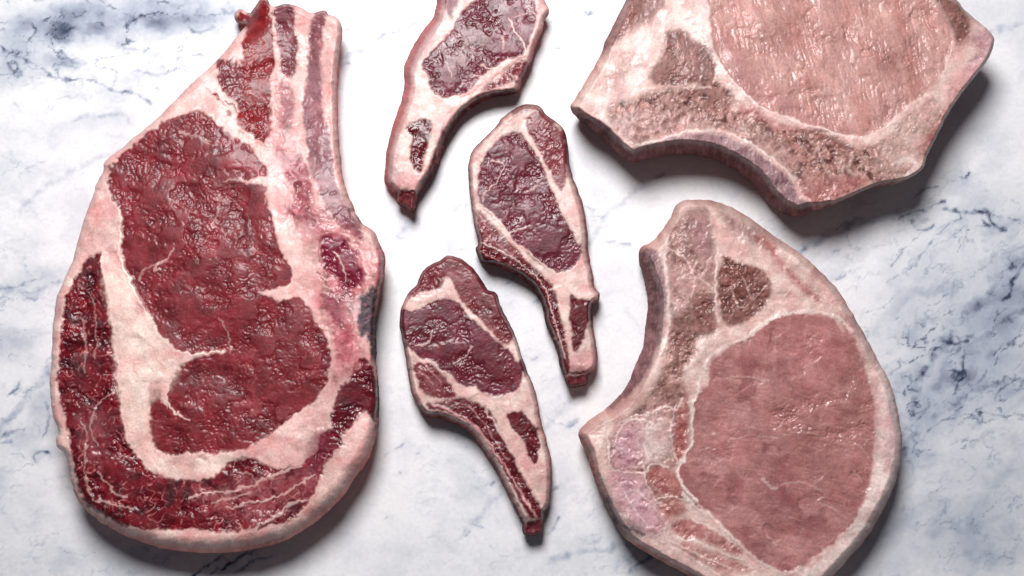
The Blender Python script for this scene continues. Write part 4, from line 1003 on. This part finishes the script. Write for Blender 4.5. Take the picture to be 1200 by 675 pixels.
# ------------------------------------------------------------------ pork chop at the bottom right
out = F(K2, [(363, 96), (378, 56), (413, 41), (450, 40), (500, 44), (560, 64), (620, 98), (680, 143), (740, 183), (800, 224), (860, 279), (910, 330), (950, 390), (985, 450), (1020, 510), (1060, 590)],
        K3, [(1083, 0), (1106, 60), (1121, 130), (1134, 200), (1131, 280), (1116, 350), (1087, 420), (1051, 490), (1012, 550), (962, 610), (907, 668), (850, 720), (700, 765), (540, 745), (440, 682), (360, 642), (290, 602), (240, 572), (200, 537),
             (170, 492), (145, 442), (120, 392), (95, 322), (83, 270), (54, 215), (58, 180), (100, 143), (150, 110), (190, 70)],
        K2, [(215, 660), (240, 600), (268, 530), (279, 450), (283, 370), (269, 300), (254, 230), (261, 200), (285, 188), (312, 168), (340, 130)])
R = [('loin_muscle', 'pork_lean', F(K2, [(482, 660), (492, 600), (522, 560), (580, 520), (640, 490), (690, 450), (740, 425), (800, 423), (860, 427), (910, 440), (950, 470), (985, 520), (1006, 580)], K3, [(1022, 10), (1040, 100), (1046, 180), (1041, 260), (1031, 340),
      (1011, 420), (980, 480), (930, 540), (870, 592), (800, 642), (740, 658), (690, 642), (640, 610), (590, 560), (540, 510), (490, 460), (440, 420), (402, 370), (382, 325), (402, 290), (430, 240), (436, 180), (432, 140), (442, 80)]), 1.6, -.6),
     (None, 'pork_red', F(K2, [(700, 450), (800, 425), (900, 445), (980, 520), (1010, 640), (900, 600), (800, 560), (700, 560), (600, 570), (560, 545)]), 22, 0, .35),
     (None, 'pork_glint', F(K3, [(680, 60), (800, 100), (900, 40), (1010, 30), (1036, 120), (1040, 220), (960, 210), (850, 240), (740, 220), (700, 130)]), 16, 0, .85),
     (None, 'pork_glint', F(K3, [(800, 260), (900, 290), (1000, 260), (1010, 370), (930, 450), (860, 420)]), 18, 0, .5),
     (None, 'pork_fat_white', F(K3, [(1050, -40), (1085, 0), (1110, 70), (1125, 150), (1132, 220), (1118, 330), (1080, 430), (1040, 500), (1000, 560), (930, 640), (850, 720), (780, 700), (860, 620), (940, 550), (1000, 460), (1040, 340), (1052, 240), (1050, 120)]), 5, .3, .8),
     (None, 'pork_lilac', F(K3, [(1075, 60), (1100, 140), (1100, 230), (1080, 330), (1066, 240), (1068, 140)]), 8, 0, .35),
     ('chine_bone', 'pork_bone', F(K2, [(345, 210), (362, 140), (402, 92), (440, 66), (480, 75), (496, 130), (506, 200), (511, 270), (511, 370), (516, 440), (508, 482), (460, 500), (430, 560), (400, 640)], K3, [(420, 60), (420, 150), (415, 230), (390, 290), (372, 322),
      (400, 370), (410, 430), (370, 480), (330, 460), (290, 400), (260, 335), (200, 332), (156, 310), (150, 260), (170, 190), (220, 140), (270, 90), (300, 40)], K2, [(325, 610), (350, 520), (362, 420), (360, 320)]), 4, 0, .9),
     (None, 'pork_film', F(K2, [(345, 210), (365, 130), (420, 75), (480, 80), (500, 180), (505, 300), (450, 330), (440, 240), (380, 260), (365, 380), (350, 330)]), 8, 0, .6),
     (None, 'pork_bone_pale', F(K3, [(160, 250), (200, 160), (280, 110), (360, 60), (360, 250), (290, 300), (200, 330)]), 8, 0, .8),
     (None, 'pork_lilac', F(K3, [(165, 220), (200, 170), (260, 180), (270, 260), (220, 320), (170, 300)]), 6, 0, .75),
     (None, 'pork_fat_white', F(K3, [(270, 180), (330, 150), (360, 200), (350, 270), (300, 300), (270, 270)]), 10, .4, .5),
     (None, 'pork_dark', F(K3, [(300, 40), (350, 20), (390, 60), (370, 120), (330, 90)]), 7, -.5, .55),
     (None, 'pork_film', F(K2, [(500, 60), (560, 80), (620, 130), (690, 190), (640, 185), (590, 165), (540, 120)]), 6, 0, .85),
     (None, 'pork_dark', F(K2, [(600, 100), (650, 140), (700, 180), (690, 200), (640, 175), (600, 140)]), 6, 0, .45),
     ('outer_muscle', 'pork_red', F(K2, [(640, 165), (700, 175), (735, 245), (800, 312), (850, 360), (872, 392), (820, 362), (760, 305), (715, 262), (690, 215)]), 4, -.6, .85),
     ('chine_muscle', 'pork_dark', F(K2, [(530, 250), (550, 225), (580, 250), (620, 255), (665, 270), (690, 300), (697, 340), (680, 390), (640, 430), (590, 456), (550, 460), (530, 430), (519, 370), (515, 300)]), 2.6, 0),
     (None, 'pork_dark', F(K2, [(430, 370), (485, 350), (508, 430), (508, 485), (455, 495), (435, 440)]), 4, -.6, .95),
     (None, 'pork_dark', F(K2, [(362, 440), (400, 420), (440, 470), (430, 540), (390, 520), (360, 530)]), 5, -.5, .8),
     (None, 'pork_bone_pale', F(K2, [(370, 280), (430, 250), (460, 300), (440, 350), (380, 420), (360, 360)]), 8, .3, .7),
     (None, 'pork_lilac', F(K2, [(440, 110), (480, 130), (490, 210), (450, 200)]), 7, 0, .5),
     (None, 'pork_dark', F(K2, [(440, 100), (480, 120), (490, 200), (460, 200), (445, 150)]), 6, 0, .35),
     (None, 'pork_dark', F(K2, [(365, 480), (400, 450), (430, 520), (410, 590), (380, 610)]), 7, 0, .4),
     ('rib_muscle', 'pork_red', F(K3, [(370, 190), (385, 130), (405, 60), (418, 110), (417, 200), (410, 260), (385, 290), (365, 250)]), 2.5, -.4, .9),
     (None, 'pork_red', F(K3, [(275, 320), (300, 300), (370, 330), (402, 380), (392, 410), (330, 402), (285, 370)]), 3, -.2, .75),
     (None, 'pork_red', F(K3, [(325, 430), (380, 412), (410, 440), (400, 468), (340, 476)]), 3, -.2, .7),
     (None, 'pork_lilac', F(K3, [(160, 330), (260, 340), (300, 420), (330, 480), (340, 540), (270, 525), (210, 470), (170, 400)]), 6, 0, .85),
     ('belly_muscle', 'pork_red', F(K3, [(370, 500), (420, 480), (500, 520), (560, 560), (605, 592), (585, 605), (520, 580), (450, 552), (380, 538)]), 3, -.3, .85),
     (None, 'pork_red', F(K3, [(370, 565), (450, 572), (540, 612), (640, 650), (560, 660), (460, 625), (400, 595)]), 4, -.3, .7),
     (None, 'pork_red', F(K3, [(240, 565), (320, 590), (420, 640), (500, 690), (430, 690), (340, 640)]), 6, 0, .45),
     ('rib_side', 'pork_side', F(K2, [(255, 205), (295, 200), (326, 240), (342, 320), (342, 420), (328, 500), (300, 580), (255, 660)], K3, [(190, 90), (150, 125), (170, 80), (210, 20)], K2, [(240, 560), (265, 450), (275, 370), (250, 260)]), 2.6, 0),
     ('bone_knob', 'pork_fat', F(K3, [(52, 215), (58, 180), (100, 143), (145, 128), (152, 175), (125, 270), (90, 270)]), 3.5, 1.0, .9),
     (None, 'pork_red', F(K3, [(75, 190), (110, 155), (140, 150), (130, 190), (90, 200)]), 5, 0, .45),
     (None, 'black_bone_and_shade', F(K3, [(110, 340), (140, 350), (185, 460), (240, 495), (275, 522), (278, 545), (210, 545), (170, 500), (130, 420)]), 5, -.5, .65),  # bluish shade painted along the lower left edge, no bone here
     (None, 'pork_red', F(K3, [(84, 285), (108, 290), (122, 350), (100, 340)]), 3, 0, .8)]
W, PF = 'pork_fat_white', 'pork_fat'
ST = [(W, F(K3, [(460, 10), (442, 80), (430, 140), (436, 190), (428, 240), (400, 290), (380, 325), (400, 370), (450, 425)]), 2.2, .85, .5), (W, F(K2, [(470, 620), (490, 570), (540, 535), (620, 495), (690, 445), (750, 415)]), 3.2, .7, .5),
      (W, F(K2, [(520, 200), (510, 280), (512, 370), (522, 450)]), 1.6, .7, .3), (W, F(K2, [(350, 170), (342, 260), (352, 360), (350, 470), (320, 580), (280, 660)]), 2.4, .6, .6),
      (W, F(K3, [(400, 395), (430, 430), (500, 480), (560, 540), (620, 600), (690, 645)]), 2.2, .8, .4), (W, F(K3, [(350, 490), (340, 540), (380, 570), (450, 600), (560, 650)]), 1.6, .6, .4), (W, F(K3, [(380, 545), (450, 560), (540, 600), (600, 620)]), 1.3, .7, .4),
      (W, F(K3, [(150, 200), (155, 280), (170, 320), (260, 330), (300, 300), (350, 310)]), 1.4, .7, .4), (W, F(K3, [(265, 290), (275, 350), (300, 400), (330, 440)]), 1.3, .6, .4), (W, F(K3, [(180, 170), (240, 140), (290, 130)]), 1.5, .5, .3),
      (W, F(K3, [(380, 100), (360, 170), (365, 250), (385, 290)]), 1.3, .6, .4), (W, F(K3, [(310, 420), (370, 405), (405, 420)]), 1.1, .55, .3), (W, F(K3, [(670, 350), (695, 378), (715, 380)]), 2.4, .4, .1), (W, F(K3, [(700, 375), (780, 360), (860, 385)]), 1.0, .2, 0),
      (PF, F(K3, [(560, 5), (640, 15), (690, 20)]), .9, .45, .1), ('pork_dark', F(K3, [(405, 385), (440, 430), (460, 450)]), 1.4, .6, -.3), (PF, F(K2, [(600, 300), (620, 345), (640, 380)]), 1.6, .45, .6), (PF, F(K2, [(560, 330), (590, 400), (640, 370), (680, 330)]), 1.3, .45, .6),
      ('pork_red', F(K3, [(1000, 440), (940, 520), (870, 585)]), 2.5, .3, 0), (PF, F(K2, [(740, 210), (820, 290), (880, 380), (940, 480)]), 3.5, .5, .3), ('pork_lilac', F(K3, [(1090, 100), (1100, 200), (1085, 320)]), 5, .35, 0)]
ST += [(W, F(K3, [(300, 130), (340, 110), (380, 120), (400, 80)]), 1.6, .7, .4), (W, F(K3, [(165, 240), (200, 170), (250, 150), (300, 165)]), 1.3, .6, .3), (W, F(K3, [(300, 170), (270, 230), (290, 280)]), 1.8, .6, .4),
       (W, F(K3, [(200, 400), (250, 390), (290, 430)]), 1.3, .5, .3), (W, F(K3, [(180, 350), (230, 440), (290, 510)]), 1.2, .5, .3), (W, F(K3, [(420, 480), (500, 515), (580, 575)]), 1.2, .6, .3), (W, F(K3, [(330, 560), (420, 610), (520, 670)]), 1.4, .6, .3),
       (W, F(K2, [(700, 440), (760, 418), (840, 415), (920, 432), (970, 480)]), 2.6, .75, .4), (W, F(K2, [(350, 200), (400, 230), (440, 300), (430, 370)]), 1.4, .5, .3), (W, F(K2, [(400, 300), (470, 310), (500, 340)]), 1.3, .5, .3),
       ('pork_red', F(K3, [(100, 290), (115, 340), (140, 400), (170, 460)]), 2.0, .8, -.3), ('black_bone_and_shade', F(K3, [(150, 420), (180, 490), (230, 520), (270, 535)]), 2.6, .85, -.4), ('pork_red', F(K3, [(240, 570), (300, 590), (380, 630), (450, 680)]), 1.8, .7, 0),  # the black stroke deepens the painted shade at lower left
       (PF, F(K3, [(740, 200), (800, 190), (860, 205)]), .9, .35, .2), (PF, F(K3, [(560, 215), (640, 205), (720, 210)]), .9, .3, .1), (PF, F(K3, [(760, 480), (800, 490)]), .9, .25, 0), (PF, F(K3, [(860, 430), (900, 445), (930, 470)]), .9, .4, .1),
       (PF, F(K3, [(680, 540), (700, 560), (715, 575)]), 1.2, .45, .2), (PF, F(K3, [(980, 230), (1010, 260), (1025, 280)]), .8, .45, .1), (PF, F(K3, [(975, 320), (1000, 360)]), .9, .4, .1)]
edge = [(765, 330, 26, 64, 1.1, 28), (770, 380, 28, 64, 1.1, 28), (755, 430, 28, 64, 1.1, 28), (725, 470, 22, 56, 1.2, 24), (690, 505, 16, 40, 1.5, 20), (800, 245, 10, 26, 1.7, 30), (755, 290, 14, 40, 1.4, 16),
        (700, 570, 12, 44, 1.5, 30), (740, 630, 12, 42, 1.5, 40), (800, 660, 12, 40, 1.5, 40), (1000, 340, 12, 26, 1.7, 60), (920, 270, 12, 30, 1.6, 50), (1045, 480, 13, 24, 1.8, 60), (1020, 610, 15, 26, 1.8, 50), (950, 660, 15, 26, 1.8, 40)]
build_cut('pork_chop', 'rosy pork chop with a large round loin and white fat rim, in the lower right', 'pork chop', PG, out, 72, R, ST, 'pork_fat', edge, MAT_PORK, 53)
